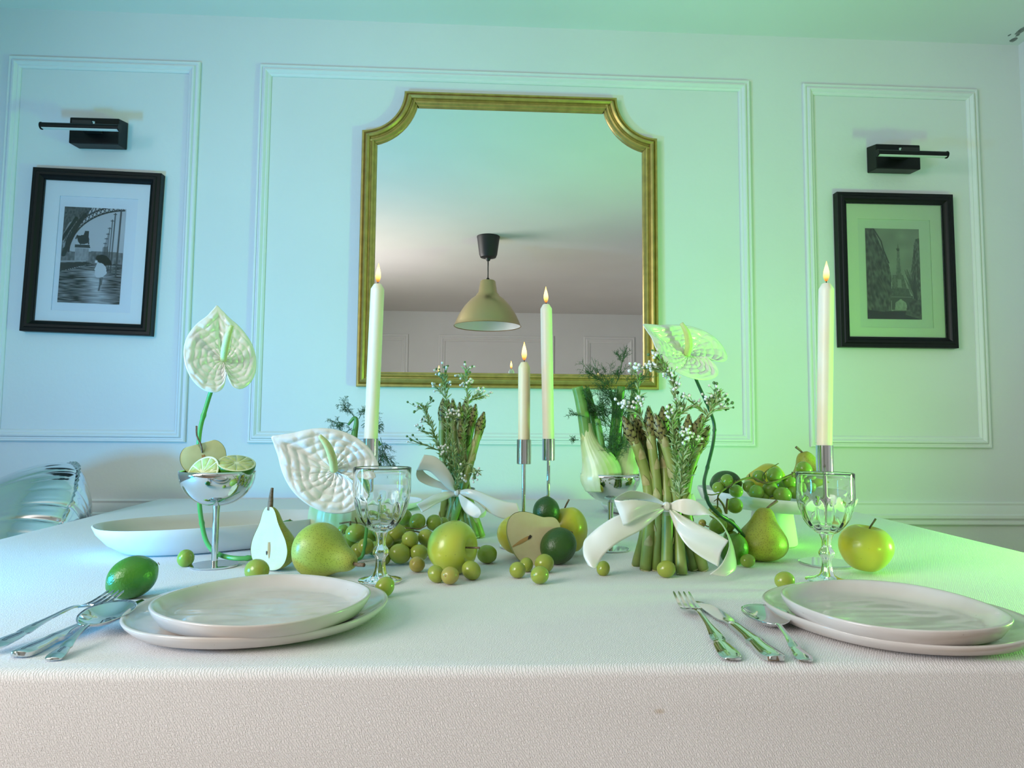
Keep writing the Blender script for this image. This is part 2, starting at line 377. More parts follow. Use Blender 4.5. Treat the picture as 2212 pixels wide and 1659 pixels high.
# ------------------------------------------------------------------ mirror
mr = tag(empty('wall_mirror', (.1, YW, 1.6)), 'large gold framed wall mirror with scooped upper corners in the middle panel', 'mirror')
x0, x1, z0, z1, sr = -.397, .596, 1.107, 2.100, .138
path = [(x0, z0), (x1, z0)] + arcp((x1, z1), sr, -PI/2, -PI, 14) + arcp((x0, z1), sr, 0, -PI/2, 14)
path = [(a-.1, b-1.6) for a, b in path]
GP = [(0, 0), (0, .022), (.003, .028), (.008, .028), (.011, .024), (.015, .033), (.021, .038), (.027, .034), (.029, .026), (.032, .026), (.036, .030), (.041, .028), (.045, .021), (.048, .020), (.050, .014), (.050, .004)]
V, Fc = sweep(path, GP, 0); mesh('frame', V, Fc, m_gold, mr, sharp=35)
V, Fc = sweep(path, [(.047, .010), (.047, .005)], 0); n = len(path)
q = MB(); q.add([V[2*i] for i in range(n)]+[V[2*i+1] for i in range(n)], [tuple(range(n)), tuple(range(n, 2*n))[::-1]]+[(i, (i+1) % n, n+(i+1) % n, n+i) for i in range(n)])
q.build('mirror_glass', m_mirror, mr, smooth=False)

# ------------------------------------------------------------------ framed prints
def paint(w, h, shapes, base):
    yy, xx = np.mgrid[0:h, 0:w]; xx = (xx+.5)/w; yy = (yy+.5)/h
    g = base(xx, yy)
    def poly(pts, v, a=1):
        nonlocal g
        inside = np.zeros_like(xx, bool); n = len(pts)
        for i in range(n):
            (xa, ya), (xb, yb) = pts[i], pts[i-1]
            c = ((ya > yy) != (yb > yy)); den = (yb-ya) if abs(yb-ya) > 1e-9 else 1e-9
            inside ^= c & (xx < (xb-xa)*(yy-ya)/den+xa)
        g = np.where(inside, g*(1-a)+a*(v(xx, yy) if callable(v) else v), g)
    def line(pts, wd, v, a=1):
        nonlocal g
        for (xa, ya), (xb, yb) in zip(pts, pts[1:]):
            dx, dy = xb-xa, (yb-ya)*h/w; l2 = dx*dx+dy*dy+1e-12
            t = np.clip(((xx-xa)*dx+(yy-ya)*h/w*dy)/l2, 0, 1)
            d = np.hypot(xx-xa-t*dx, (yy-ya)*h/w-t*dy)
            m = np.clip((wd-d)*w+.5, 0, 1)*a; g = g*(1-m)+v*m
    shapes(poly, line, xx, yy)
    return g
def nz(xx, yy, s, seed=0):
    r = np.random.RandomState(seed); a = r.rand(64, 64); u = (xx*s) % 63; v = (yy*s) % 63
    i, j = u.astype(int), v.astype(int); fu, fv = u-i, v-j
    return (a[j, i]*(1-fu)+a[j, i+1]*fu)*(1-fv)+(a[j+1, i]*(1-fu)+a[j+1, i+1]*fu)*fv
m_print = bpy.data.materials.new('monochrome_print'); m_print.use_nodes = True
_b = m_print.node_tree.nodes['Principled BSDF']; _b.inputs['Roughness'].default_value = .6; _b.inputs['Specular IOR Level'].default_value = .15
_a = m_print.node_tree.nodes.new('ShaderNodeVertexColor'); _a.layer_name = 'tone'; m_print.node_tree.links.new(_a.outputs[0], _b.inputs['Base Color'])
def print_mesh(name, g, x0, z0, x1, z1, y, parent):
    h, w = g.shape; V = []
    for j in range(h+1):
        for i in range(w+1): V.append((x0+(x1-x0)*i/w, y, z1-(z1-z0)*j/h))
    Fc = [(j*(w+1)+i, (j+1)*(w+1)+i, (j+1)*(w+1)+i+1, j*(w+1)+i+1) for j in range(h) for i in range(w)]
    me = bpy.data.meshes.new(name); me.from_pydata(V, [], Fc)
    at = me.color_attributes.new('tone', 'FLOAT_COLOR', 'CORNER')
    gg = np.repeat(np.clip(g.reshape(-1)*.95-.025, .006, 1), 4); at.data.foreach_set('color', np.stack([gg, gg, gg*1.0, np.ones_like(gg)], 1).reshape(-1).astype(np.float32))
    me.materials.append(m_print); o = bpy.data.objects.new(name, me); COL.objects.link(o); o.parent = parent
    return o
def art_left():
    def base(x, y): return .55+.05*(nz(x, y, 5, 1)-.5)-.05*y
    def sh(poly, line, xx, yy):
        # distant trees and buildings
        poly([(0, .47), (.12, .46), (.2, .47), (.45, .46), (.6, .455), (1, .46), (1, .62), (0, .62)], lambda x, y: .10+.16*nz(x, y, 40, 3))
        poly([(.66, .41), (.75, .40), (.78, .60), (.66, .60)], .10, .7)
        # wet pavement
        poly([(0, .68), (.45, .60), (1, .58), (1, 1), (0, 1)], lambda x, y: np.clip(.08+.35*(nz(x*.7, y*9, 14, 5)-.35)+.30*np.exp(-((x-.62-.25*(y-.85))/.16)**2)*(y > .66), .02, .8))
        poly([(0, .59), (.42, .57), (.5, .585), (0, .68)], .05)
        line([(0, .575), (.40, .56)], .010, .40)
        # iron pier and arch lattice
        poly([(0, 0), (.45, 0), (.33, .10), (.22, .2), (.15, .33), (.10, .47), (0, .52)], lambda x, y: .05+.10*nz(x, y, 60, 9))
        poly([(.09, .40), (.02, .44), (.0, .30), (.09, .17), (.20, .12), (.22, .20)], .40, .75)
        arc = [(.12+.9*(1-math.cos(a)), .47-.455*math.sin(a)) for a in [k*.08 for k in range(0, 20)]]
        arc2 = [(x-.06*(1-k/20), y-.05) for k, (x, y) in enumerate(arc)]
        for k in range(19):
            a, b = arc[k], arc2[k+1]; line([a, b], .006, .03); line([arc2[k], arc[k+1]], .006, .03)
            a = arc2[k]; line([a, (a[0]+.05, a[1]-.07)], .006, .04); line([(a[0]+.05, a[1]), (a[0]-.01, a[1]-.07)], .006, .04)
        line(arc, .012, .03); line(arc2, .010, .03)
        line([(0, .34), (.20, .12)], .03, .03); line([(.04, .50), (.22, .20), (.34, .08)], .035, .04)
        line([(.03, .38), (.10, .26)], .006, .06); line([(.02, .30), (.10, .40)], .006, .06)
        # statue on a plinth
        poly([(.22, .43), (.44, .43), (.44, .56), (.22, .56)], lambda x, y: .26+.12*nz(x, y, 50, 4))
        poly([(.21, .39), (.45, .39), (.46, .425), (.21, .425)], .07)
        poly([(.24, .30), (.34, .29), (.36, .25), (.42, .25), (.42, .30), (.44, .34), (.40, .38), (.30, .39), (.26, .36)], .05)
        line([(.27, .36), (.24, .30), (.22, .33)], .012, .05); line([(.42, .34), (.43, .38)], .012, .05)
        # lamp posts
        for x, t, wd in ((.92, .02, .014), (.83, .05, .010), (.79, .12, .008), (.755, .20, .006), (.735, .26, .005), (.715, .31, .004), (.70, .36, .004)):
            line([(x, t), (x-.015, .58+.3*wd*30)], wd, .09)
            if wd < .011: line([(x-.025, t+.01), (x+.02, t+.01)], .006, .06)
        # person under an umbrella
        poly([(.56, .53), (.58, .50), (.66, .485), (.74, .50), (.80, .54), (.84, .59), (.72, .60), (.62, .57)], .02)
        poly([(.60, .57), (.68, .58), (.74, .62), (.76, .68), (.70, .72), (.60, .73), (.57, .70), (.56, .64)], .62)
        line([(.66, .74), (.665, .80), (.65, .86)], .012, .10); line([(.69, .73), (.68, .80)], .012, .14); poly([(.56, .55), (.60, .55), (.60, .575), (.56, .575)], .7)
    return paint(104, 158, sh, base)
def art_right():
    def base(x, y): return .26+.10*y+.14*nz(x, y*2, 6, 2)
    def sh(poly, line, xx, yy):
        tx = .60
        poly([(tx-.012, .20), (tx+.014, .20), (tx+.05, .50), (tx+.10, .60), (tx-.09, .60), (tx-.05, .50)], lambda x, y: .16+.14*nz(x, y, 70, 7))
        poly([(tx-.03, .215), (tx+.03, .215), (tx+.026, .25), (tx-.026, .25)], .10); line([(tx, .175), (tx, .21)], .006, .14)
        poly([(tx-.12, .51), (tx+.08, .51), (tx+.16, .70), (tx-.14, .70)], lambda x, y: .13+.12*nz(x, y, 60, 8))
        poly([(tx-.02, .56), (tx+.04, .56), (tx+.05, .65), (tx-.03, .65)], .33)
        poly([(tx-.15, .66), (tx+.17, .66), (tx+.21, .74), (tx-.15, .74)], lambda x, y: .10+.08*nz(x, y, 60, 8))
        poly([(tx-.15, .74), (tx+.24, .74), (tx+.30, .90), (tx-.15, .90)], .12)
        poly([(tx-.09, .90), (tx-.08, .82), (tx+.02, .775), (tx+.12, .82), (tx+.15, .90)], lambda x, y: .30+.2*nz(x, y, 40, 4)); line([(tx-.15, .755), (tx+.22, .755)], .006, .3)
        poly([(0, 0), (.15, 0), (.30, .22), (.42, .40), (.46, .52), (.44, .95), (0, .96)], lambda x, y: .05+.16*nz(x+y*.5, y-x*.9, 26, 6)**1.4)
        for k in range(7): line([(.02+.04*k, .02+.10*k), (.18+.04*k, .26+.09*k)], .007, .16, .6)
        line([(.15, 0), (.29, .14), (.33, .24), (.42, .38)], .012, .05)
        poly([(1, .10), (.93, .11), (.90, .17), (.86, .36), (.83, .46), (.86, .80), (1, .95)], lambda x, y: .05+.22*nz(x*2, y, 40, 11)**1.5)
        rr = random.Random(8)
        for k in range(34):
            x, y = rr.uniform(.70, .90), rr.uniform(.45, .60); line([(.92, .80), ((x+.92)/2+rr.uniform(-.03, .03), (y+.8)/2), (x, y)], .004, .07, .7)
        poly([(0, .90), (.3, .92), (.5, .905), (.8, .90), (1, .92), (1, 1), (0, 1)], .045)
        poly([(.75, .80), (1, .78), (1, 1), (.70, .95)], lambda x, y: .05+.12*nz(x, y, 40, 12)); line([(.5, .905), (.78, .903)], .006, .22)
    return paint(104, 166, sh, base)
def picture(cx, cz, w, h, rot, lab, art, pr, op):
    """pr, op: print and mount opening as fractions (x0,z0,x1,z1) of the outer size"""
    o = tag(empty('framed_print', (cx, YW, cz)), lab, 'picture', 'black framed prints on the wall')
    o.rotation_euler = (0, rot, 0)
    pf = [(0, 0), (0, .026), (.002, .028), (.012, .028), (.015, .031), (.023, .030), (.026, .026), (.034, .022), (.036, .018), (.036, .004)]
    V, Fc = sweep(rect(-w/2, -h/2, w/2, h/2), pf, 0); mesh('frame', V, Fc, m_black, o, sharp=30)
    def bx(f): return (-w/2+w*f[0], -h/2+h*f[1], -w/2+w*f[2], -h/2+h*f[3])
    a = bx(op); i0, i1, j0, j1 = -w/2+.03, w/2-.03, -h/2+.03, h/2-.03
    ow = rect(i0, j0, i1, j1); iw = rect(*a)
    V = [(x, -.012, z) for x, z in ow]+[(x, -.012, z) for x, z in iw]+[(x, -.009, z) for x, z in iw]
    Fc = [(k, (k+1) % 4, 4+(k+1) % 4, 4+k) for k in range(4)]+[(4+k, 4+(k+1) % 4, 8+(k+1) % 4, 8+k) for k in range(4)]
    mesh('mount', V, Fc, m_mat, o, smooth=False)
    q = MB(); q.box((i0, -.009, j0), (i1, -.003, j1)); pb = q.build('print_border', m_paper, o, smooth=False)
    p = bx(pr); print_mesh('photograph', art, p[0], p[1], p[2], p[3], -.0096, o)
    q = MB(); q.box((i0, -.0195, j0), (i1, -.0175, j1)); q.build('pane', m_pane, o, smooth=False)
    return o
picture(-1.2485, 1.534, .406, .533, math.radians(1.4), 'black framed monochrome print of person with umbrella beneath an iron arch', art_left(), (.245, .185, .725, .775), (.205, .135, .815, .84))
picture(1.420, 1.526, .410, .533, math.radians(-.1), 'black framed monochrome print of lattice tower seen between two buildings', art_right(), (.255, .185, .72, .775), (.19, .13, .815, .835))

# ------------------------------------------------------------------ picture lights
def picture_light(cx, side, lab):
    z = 1.920 if side < 0 else 1.910
    o = tag(empty('picture_light', (cx, YW, z)), lab, 'wall lamp', 'slim black picture lights')
    q = MB(); bw, y1 = .077, -.058
    V = [(-bw, 0, -.040), (bw, 0, -.040), (bw, 0, .052), (-bw, 0, .052), (-bw, y1, -.045), (bw, y1, -.045), (bw, y1, .040), (-bw, y1, .040)]
    q.add(V, [(0, 1, 2, 3), (7, 6, 5, 4), (0, 4, 5, 1), (1, 5, 6, 2), (2, 6, 7, 3), (3, 7, 4, 0)])
    b = q.build('wall_box', m_black, o, smooth=False); md = b.modifiers.new('b', 'BEVEL'); md.width = .003; md.segments = 2
    q = MB(); q.box((-.028, -.128, -.012), (.028, -.03, .000)); q.build('arm', m_blackp, o, smooth=False)
    q = MB(); q.tube([(.03*-side, -.115, .002), (.03*-side, -.115, -.014)], .004, 8); q.build('screw', m_chrome, o)
    L_ = .116; q = MB(); n = 20
    prof = [(.0105*math.cos(a), .0105*math.sin(a)) for a in [math.radians(-40+260*k/n) for k in range(n+1)]]
    V = [(x, -.130+c, -.023+s_) for x in (-L_, L_) for c, s_ in prof]; m_ = n+1
    q.add(V, [(k, (k+1) % m_, m_+(k+1) % m_, m_+k) for k in range(m_)] + [tuple(range(m_)), tuple(range(m_, 2*m_))[::-1]])
    q.tube([(-L_-.003, -.130, -.023), (-L_, -.130, -.023)], .0118, 16); q.tube([(L_, -.130, -.023), (L_+.003, -.130, -.023)], .0118, 16)
    q.build('light_bar', m_black, o, sharp=40)
    q = MB(); q.box((-L_+.002, -.137, -.0315), (L_-.002, -.123, -.029)); q.build('diffuser', m_diff, o, smooth=False)
    return o
picture_light(-1.242, -1, 'black picture light with horizontal bar above the umbrella print')
picture_light(1.415, 1, 'black picture light with horizontal bar above the tower print')

# ------------------------------------------------------------------ pendant seen in the mirror
pv = ony(1054, 600, 4.80); pd = tag(empty('pendant_lamp', (pv.x, -.31, ZC)), 'bell shaped brushed brass pendant lamp reflected in the mirror', 'ceiling lamp')
q = MB(); q.lathe([(0, 0), (.082, 0), (.082, -.006), (.080, -.012), (.064, -.13), (.056, -.150), (.02, -.158), (.012, -.175), (0, -.175)], 40); q.build('ceiling_rose', m_blackp, pd, sharp=40)
q = MB(); q.tube([(0, 0, -.17), (0, 0, -.315)], .004, 10); q.tube([(0, 0, -.30), (0, 0, -.318)], .010, 12); q.build('cord', m_blackp, pd)
sp = [(.012, -.315), (.048, -.318), (.054, -.325), (.068, -.405), (.080, -.418), (.084, -.428), (.120, -.455), (.165, -.505), (.200, -.560), (.225, -.615), (.235, -.642), (.240, -.645)]
q = MB(); q.lathe(sp, 56); q.lathe([(.240, -.645), (.238, -.647), (.232, -.643)], 56); q.build('shade', m_shade, pd, sharp=40)
q = MB(); q.lathe([(.232, -.643)] + [(r-.004, z-.001) for r, z in sp[:-1][::-1]][1:-1] + [(.0, -.32)], 56); q.build('shade_lining', m_white, pd)

# ------------------------------------------------------------------ balloon
def balloon():
    o = empty('foil_balloon'); q = MB(); nu, nv = 420, 36; V = []
    a, b, c = .36, .30, .17
    for j in range(-nv, nv+1):
        s_ = 1 if j >= 0 else -1; t = 1-abs(j)/nv          # t=1 at the seam
        for i in range(nu):
            th = 2*PI*i/nu
            rs = (abs(math.cos(th))**3.0 + abs(math.sin(th))**3.0)**(-1/3.0)
            rr = (1-(1-t)**2.0)**.5 if t < 1 else 1
            hh = s_*c*(1-rr**2.2)**.62 if rr < 1 else 0
            w = math.exp(-((1-rr)/.10)) * (1 if t < 1 else 1)
            w = math.exp(-((1-rr)/.07))*(1 if t < 1 else .3)
            a1 = max(0, math.sin(th*31+2*math.sin(th*4)+(.9 if s_ > 0 else 0)))**5*(.5+.5*math.sin(th*9+s_))
            a2 = max(0, math.sin(th*53+s_*2))**6
            hh = hh*(1-.30*w*a1-.12*w*a2)
            rad = rs*rr*(1-.02*w*a1)
            V.append((a*rad*math.cos(th), b*rad*math.sin(th), hh+.003*math.sin(th*17)*w))
    m_ = 2*nv+1
    Fc = [(j*nu+i, j*nu+(i+1) % nu, (j+1)*nu+(i+1) % nu, (j+1)*nu+i) for j in range(m_-1) for i in range(nu)]
    return V, Fc, nu, m_
V, Fc, nu_, m_ = balloon()
bl = tag(mesh('foil_balloon', V, Fc, m_foil), 'inflated silver foil balloon with creased seam beside the left table edge', 'balloon')
orient(bl, Vector((-1.255, 1.80, .555)), (-.55, -.55, .45), (1, -.3, .5))
# a pinch of the seam as its own strip
q = MB(); ring = [V[(m_//2)*nu_+i] for i in range(nu_)]
q.add([Vector(p)*1.0 for p in ring]+[Vector((p[0]*1.03, p[1]*1.03, p[2]+.002*math.sin(i*1.7))) for i, p in enumerate(ring)], [(i, (i+1) % nu_, nu_+(i+1) % nu_, nu_+i) for i in range(nu_)])
q.build('seam', m_foil, bl)
bpy.context.view_layer.update()
zb_ = min((bl.matrix_world @ v.co).z for v in bl.data.vertices)-.006
ch = tag(empty('balloon_stool', (-1.255, 1.80, 0)), 'low round white stool under the foil balloon', 'stool')
q = MB(); q.lathe([(0, zb_-.035), (.155, zb_-.035), (.16, zb_-.03), (.16, zb_-.005), (.155, zb_), (0, zb_)], 40); q.build('seat', m_white, ch, sharp=40)
for k in range(3):
    a = 2*PI*k/3+.4; q = MB(); q.tube([(.11*math.cos(a), .11*math.sin(a), zb_-.035), (.17*math.cos(a), .17*math.sin(a), 0)], .012, 10); q.build('leg', m_white, ch)

# ------------------------------------------------------------------ table and cloth
tb = tag(empty('dining_table', (.05, 1.41, 0)), 'large rectangular dining table hidden under the white tablecloth', 'table')
q = MB(); q.box((-.90, -.755, .705), (.90, .765, .744)); q.build('tabletop', m_floor, tb, smooth=False)
for sx in (-1, 1):
    for sy in (-1, 1):
        q = MB(); q.tube([(sx*.83, sy*.69, .705), (sx*.83, sy*.69, 0)], [.035, .025], 12); q.build('leg', m_floor, tb)
def cloth():
    x0f, x1f, x0b, x1b, y0, y1 = -.873, .975, -.985, 1.085, .640, 2.192
    rad = .010; drop = .30
    def prof(n_flat, L0, L1):
        out = []
        # from hang bottom up, around edge, flat, around, down : (along, z)
        for k in range(10): out.append((L0, .75-rad-drop+drop*k/10))
        for k in range(7):
            a = PI/2*k/6; out.append((L0+rad*(1-math.cos(a)), .75-rad+rad*math.sin(a)))
        for k in range(1, n_flat): out.append((L0+rad+(L1-L0-2*rad)*k/n_flat, .75))
        for k in range(7):
            a = PI/2*k/6; out.append((L1-rad+rad*math.sin(a), .75-rad+rad*math.cos(a)))
        for k in range(1, 11): out.append((L1, .75-rad-drop*k/10))
        return out
    P1 = prof(70, 0, 1.0)  # u across: normalised later
    Pu = prof(90, 0, 2.0); Pv = prof(70, 0, y1-y0)
    V = []
    for (v, zv) in Pv:
        f = v/(y1-y0)
        xa, xb = x0f+(x0b-x0f)*f, x1f+(x1b-x1f)*f
        for (u, zu) in Pu:
            z = min(zu, zv) if (zu < .75 or zv < .75) else .75
            x = xa+(xb-xa)*u/2.0; y = y0+v
            if zu < .74 and zv < .74:      # corner hangs
                z = max(.45, zu+zv-.75); 
            if z >= .7499:
                z += .0009*(noise.noise(Vector((x*3, y*5, 0)))) + .0007*noise.noise(Vector((x*9+y*9, y*2, 3)))
            elif zv < .74:
                y += .004*noise.noise(Vector((x*3, 0, z*6)))+.0025*math.sin(z*90)*noise.noise(Vector((x*2.5, 0, z*9+3)))
            V.append((x, y, z))
    nu, nv = len(Pu), len(Pv)
    return V, [(j*nu+i, j*nu+i+1, (j+1)*nu+i+1, (j+1)*nu+i) for j in range(nv-1) for i in range(nu-1)]
V, Fc = cloth()
tc_ = tag(mesh('tablecloth', V, Fc, m_cloth), 'off white twill tablecloth hanging over the table edges', 'tablecloth')

# ------------------------------------------------------------------ plates
def plate(name, c, r, h, lab, grp, zb, seed, squash=1.0, rot=0, m=None, well=.32):
    """coupe plate: outer wall, rolled rim, hammered well; c = centre on the table plane"""
    q = MB(); n = 112
    prof = [(0, .0), (.70, .0), (.80, .001), (.93, .32), (.985, .72), (1.0, .93), (.995, 1.0), (.975, 1.0), (.955, .90), (.90, max(.52, well+.12)), (.82, well+.02)]
    prof = [(a*r, b*h) for a, b in prof]
    prof += [(r*(.80-.80*k/26), h*well) for k in range(0, 26)] + [(0, h*well)]
    def mod(rr, z, th):
        f = rr/r; wob = 1+.012*math.sin(2*th+seed)+.008*math.sin(3*th+seed*2)+.004*math.sin(5*th)
        zz = z
        if z > h*(well-.02) and f < .93 and z < h*(well+.3):
            p = Vector((rr*math.cos(th)*24, rr*math.sin(th)*60, seed))
            zz += .0017*noise.noise(p)*min(1, (.93-f)*8)
        if z > h*.6: zz += .0012*math.sin(3*th+seed)
        return rr*wob, zz
    q.lathe(prof, n, mod)
    o = q.build(name, m or m_plate, loc=(c[0], c[1], zb)); o.scale = (1, squash, 1); o.rotation_euler = (0, 0, rot)
    return tag(o, lab, 'plate', grp)
plate('dinner_plate', (-.244, .806), .139, .018, 'larger off white dinner plate under the salad plate, beside the left cutlery', None, .7505, 1.0, well=.52)
plate('salad_plate', (-.232, .778), .114, .0225, 'smaller off white plate with rippled glaze stacked on the left dinner plate', None, .7602, 2.4)
plate('dinner_plate', (.470, .770), .137, .018, 'larger off white dinner plate under the salad plate, beside the right spoon', None, .7505, 4.0, well=.52)
plate('salad_plate', (.451, .742), .111, .0225, 'smaller off white plate with green tinged rim stacked on the right dinner plate', None, .7602, 5.1)
pL = onz(815, 1092); pR = onz(1385, 1096)
plate('far_dinner_plate', (pL.x, 1.93), .135, .022, 'pale plate at the far table edge behind the left goblet and grapes', None, .7505, 6, m=m_matte)
plate('far_dinner_plate', (pR.x, 1.86), .135, .022, 'pale plate at the far table edge behind the fennel coupe', None, .7505, 7, m=m_matte)
plate('far_salad_plate', (pR.x+.005, 1.87), .105, .022, 'small pale plate stacked on the far plate behind the fennel coupe', None, .7600, 8, m=m_matte)

# ------------------------------------------------------------------ oval platter
def platter():
    a = onz(199, 1141, .798).to_2d(); b = onz(708, 1106, .798).to_2d()
    ax = (b-a); L_ = ax.length/2; c = (a+b)/2
    q = MB(); n = 96
    prof = [(0, 0), (.70, 0), (.79, .004), (.90, .018), (.97, .034), (1.0, .047), (.992, .0485), (.975, .047), (.945, .036), (.86, .020), (.74, .0085), (.4, .006), (0, .006)]
    q.lathe(prof, n)
    V = []
    for x, y, z in q.V:
        r = math.hypot(x, y); th = math.atan2(y, x)
        ct, st = math.cos(th), math.sin(th)
        rs = (abs(ct)**2.7+abs(st)**2.7)**(-1/2.7)
        V.append((x*rs*L_, y*rs*.110, z))
    e = empty('oval_platter', (c.x, c.y, .7505)); e.rotation_euler = (0, 0, math.atan2(ax.y, ax.x))
    # split outer and inner glaze
    no = 1+n*5
    out = [f for f in q.F if max(f) < 1+n*6]; inn = [f for f in q.F if max(f) >= 1+n*6]
    def sub(nm, Fs, m):
        ids = sorted({i for f in Fs for i in f}); mp = {i: k for k, i in enumerate(ids)}
        mesh(nm, [V[i] for i in ids], [tuple(mp[i] for i in f) for f in Fs], m, e)
    sub('outer_wall', out, m_matte); sub('glazed_well', inn, m_boat_in)
    return tag(e, 'long oval white serving platter with glossy beige well behind the left coupe', 'platter')
platter()

# ------------------------------------------------------------------ metal coupes
def coupe(loc, rim, h, base_r, lab):
    e = tag(empty('metal_coupe', loc), lab, 'dessert bowl', 'footed chrome coupes')
    zb = h-rim*.96
    o_ = [(.0, zb)] + [(rim*math.sin(a)**.92, zb+(h-zb)*(1-math.cos(a)) if a < PI/2 else h) for a in [PI/2*k/16 for k in range(1, 17)]]
    i_ = [(max(0, r-.0012), z+.0010) for r, z in o_[::-1]]; i_[0] = (rim-.0012, h); i_[-1] = (0, zb+.0012)
    q = MB(); q.lathe(o_+i_, 72); q.build('bowl', m_chrome, e)
    q = MB(); q.lathe([(0, zb+.001), (.006, zb+.0006), (.0058, zb-.002), (.0054, zb-.006), (.0050, zb-.02), (.0050, .003), (0, .003)], 32); q.build('stem', m_chrome, e, sharp=50)
    q = MB(); q.lathe([(0, .003), (base_r-.0005, .003), (base_r, .0025), (base_r, .0004), (base_r-.001, 0), (0, 0)], 64); q.build('foot', m_chrome, e, sharp=30)
    return e
p = onz(463, 1223); CO1 = p.copy(); coupe((p.x, p.y, .7505), .0575, .149, .036, 'chrome coupe on a thin stem holding lime halves and a cut apple')
p = onz(1319, 1188); CO2 = p.copy(); coupe((p.x, p.y, .7505), .0555, .139, .034, 'chrome coupe on a thin stem holding the fennel bulbs')

# ------------------------------------------------------------------ goblets
def goblet(loc, lab, rot=0, s=1.0):
    e = tag(empty('wine_goblet', loc), lab, 'glass', 'fluted clear glass goblets'); n = 96
    out = [(.0105, .0700), (.018, .0745), (.0265, .083), (.0335, .094), (.0385, .108), (.0408, .122), (.0412, .135), (.0410, .150), (.0414, .1605)]
    out = [tuple(p) for p in crom(out, 4)]
    inn = [(.0414-.0004, .1617), (.0404, .1613), (.0394, .1595), (.0392, .150), (.0393, .135), (.0387, .122), (.0363, .108), (.0310, .0945), (.0235, .0840), (.0130, .0785), (0, .0770)]
    def mod(r, z, th):
        k = 0
        if z < .120: k = max(0, min(1, (.1205-z)/.006))*max(0, min(1, (z-.069)/.008))
        arch = abs(math.sin(6*th)); 
        return r*(1-.055*k*(1-arch**.6)) if True else r, z
    q = MB(); q.lathe(out, n, mod); m1 = len(q.F)
    q.lathe([out[-1]] + inn, n)
    q.build('bowl', m_glass, e)
    st = [(.0105, .0700), (.0085, .0660), (.0066, .0600), (.0062, .0540), (.0068, .0500), (.0098, .0460), (.0110, .0420), (.0105, .0375), (.0078, .0345), (.0064, .0310), (.0066, .0230), (.0080, .0150), (.0110, .0095), (.0170, .0062), (.0250, .0042), (.0300, .0034), (.0312, .0022), (.0305, .0006), (.029, 0), (0, 0)]
    def mod2(r, z, th): return (r*(1+.06*math.cos(6*th)) if .012 < z < .062 else r), z
    q = MB(); q.lathe(st, n, mod2); q.build('stem', m_glass, e)
    e.rotation_euler = (0, 0, rot); e.scale = (s, s, s)
    return e
p = onz(821, 1257); goblet((p.x, p.y, .7508), 'fluted clear glass goblet standing beside the lying pear', .1)
p = onz(1787, 1257); goblet((p.x, p.y, .7508), 'fluted clear glass goblet in front of the tallest right candlestick', .3, .975)
p = ony(1350, 1060, 1.72); goblet((p.x, 1.72, .7508), 'far clear glass goblet behind the fennel coupe', .2)

# ------------------------------------------------------------------ candles
def candlestick(x, Y, lab, zc=.200):
    e = tag(empty('candlestick', (x, Y, .7505)), lab, 'candle holder', 'chrome candlesticks')
    q = MB(); q.lathe([(0, zc-.046), (.0125, zc-.046), (.0137, zc-.045), (.0137, zc), (.0127, zc), (.0127, zc-.010), (0, zc-.010)], 48); q.build('cup', m_steel, e, sharp=30)
    q = MB(); q.lathe([(0, zc-.046), (.0038, zc-.046), (.0038, .0035), (0, .0035)], 24); q.build('stem', m_chrome, e, sharp=40)
    q = MB(); q.lathe([(0, .0036), (.0425, .0036), (.0440, .0028), (.0440, .0006), (.0430, 0), (0, 0)], 72); q.build('foot', m_chrome, e, sharp=25)
    return e
def candle(x, Y, z0, z1, lean, lab, m, r=.0112):
    e = tag(empty('taper_candle', (x, Y, z0)), lab, 'candle', 'lit taper candles'); h = z1-z0
    q = MB(); q.lathe([(0, 0), (r, 0), (r*1.01, h*.3), (r*1.02, h*.6), (r, h-.014), (r*.99, h-.010), (r*.60, h-.0015), (r*.5, h-.0003), (r*.42, h-.0012), (0, h-.002)], 40); w = q.build('wax', m, e, sharp=35)
    q = MB(); q.tube([(0, 0, h-.004), (.0002, 0, h+.004), (.0012, 0, h+.009)], [.0009, .0008, .0006], 8); q.build('wick', m_wick, e)
    q = MB(); f0 = h+.003
    fl = [(0, 0), (.0022, .0015), (.0042, .006), (.0050, .011), (.0046, .017), (.0031, .024), (.0015, .030), (.0004, .0345), (0, .036)]
    q.lathe([(a, f0+b) for a, b in fl], 24); q.build('flame', m_flame, e)
    e.rotation_euler = (0, lean, 0)
    return e
def cpos(px, Y): return ony(px, 945, Y).x
candlestick(cpos(801, 1.26), 1.26, 'chrome candlestick behind the large white anthurium')
xx = cpos(1132, 1.29); candlestick(xx, 1.29, 'chrome candlestick carrying the shortest candle')
xx3 = cpos(1185, 1.46); candlestick(xx3, 1.46, 'chrome candlestick behind the stacked limes')
p4 = onz(1774, 1219); candlestick(cpos(1780, p4.y), p4.y, 'chrome candlestick with broad foot behind the right goblet', .196)
candle(cpos(801, 1.26), 1.26, .9405, ony(809, 613, 1.26).z, .022, 'tall lit candle in front of the left side of the mirror', m_wax, .0124)
candle(xx, 1.29, .9405, ony(1129, 782, 1.29).z, -.004, 'shortest lit candle, yellower than the others', m_waxy, .0112)
candle(xx3, 1.46, .9405, ony(1178, 657, 1.46).z, -.022, 'tall lit candle in front of the middle of the mirror', m_wax, .0125)
candle(cpos(1780, p4.y), p4.y, .9365, ony(1791, 612, p4.y).z, .036, 'tall lit candle in front of the tower print', m_wax, .0122)

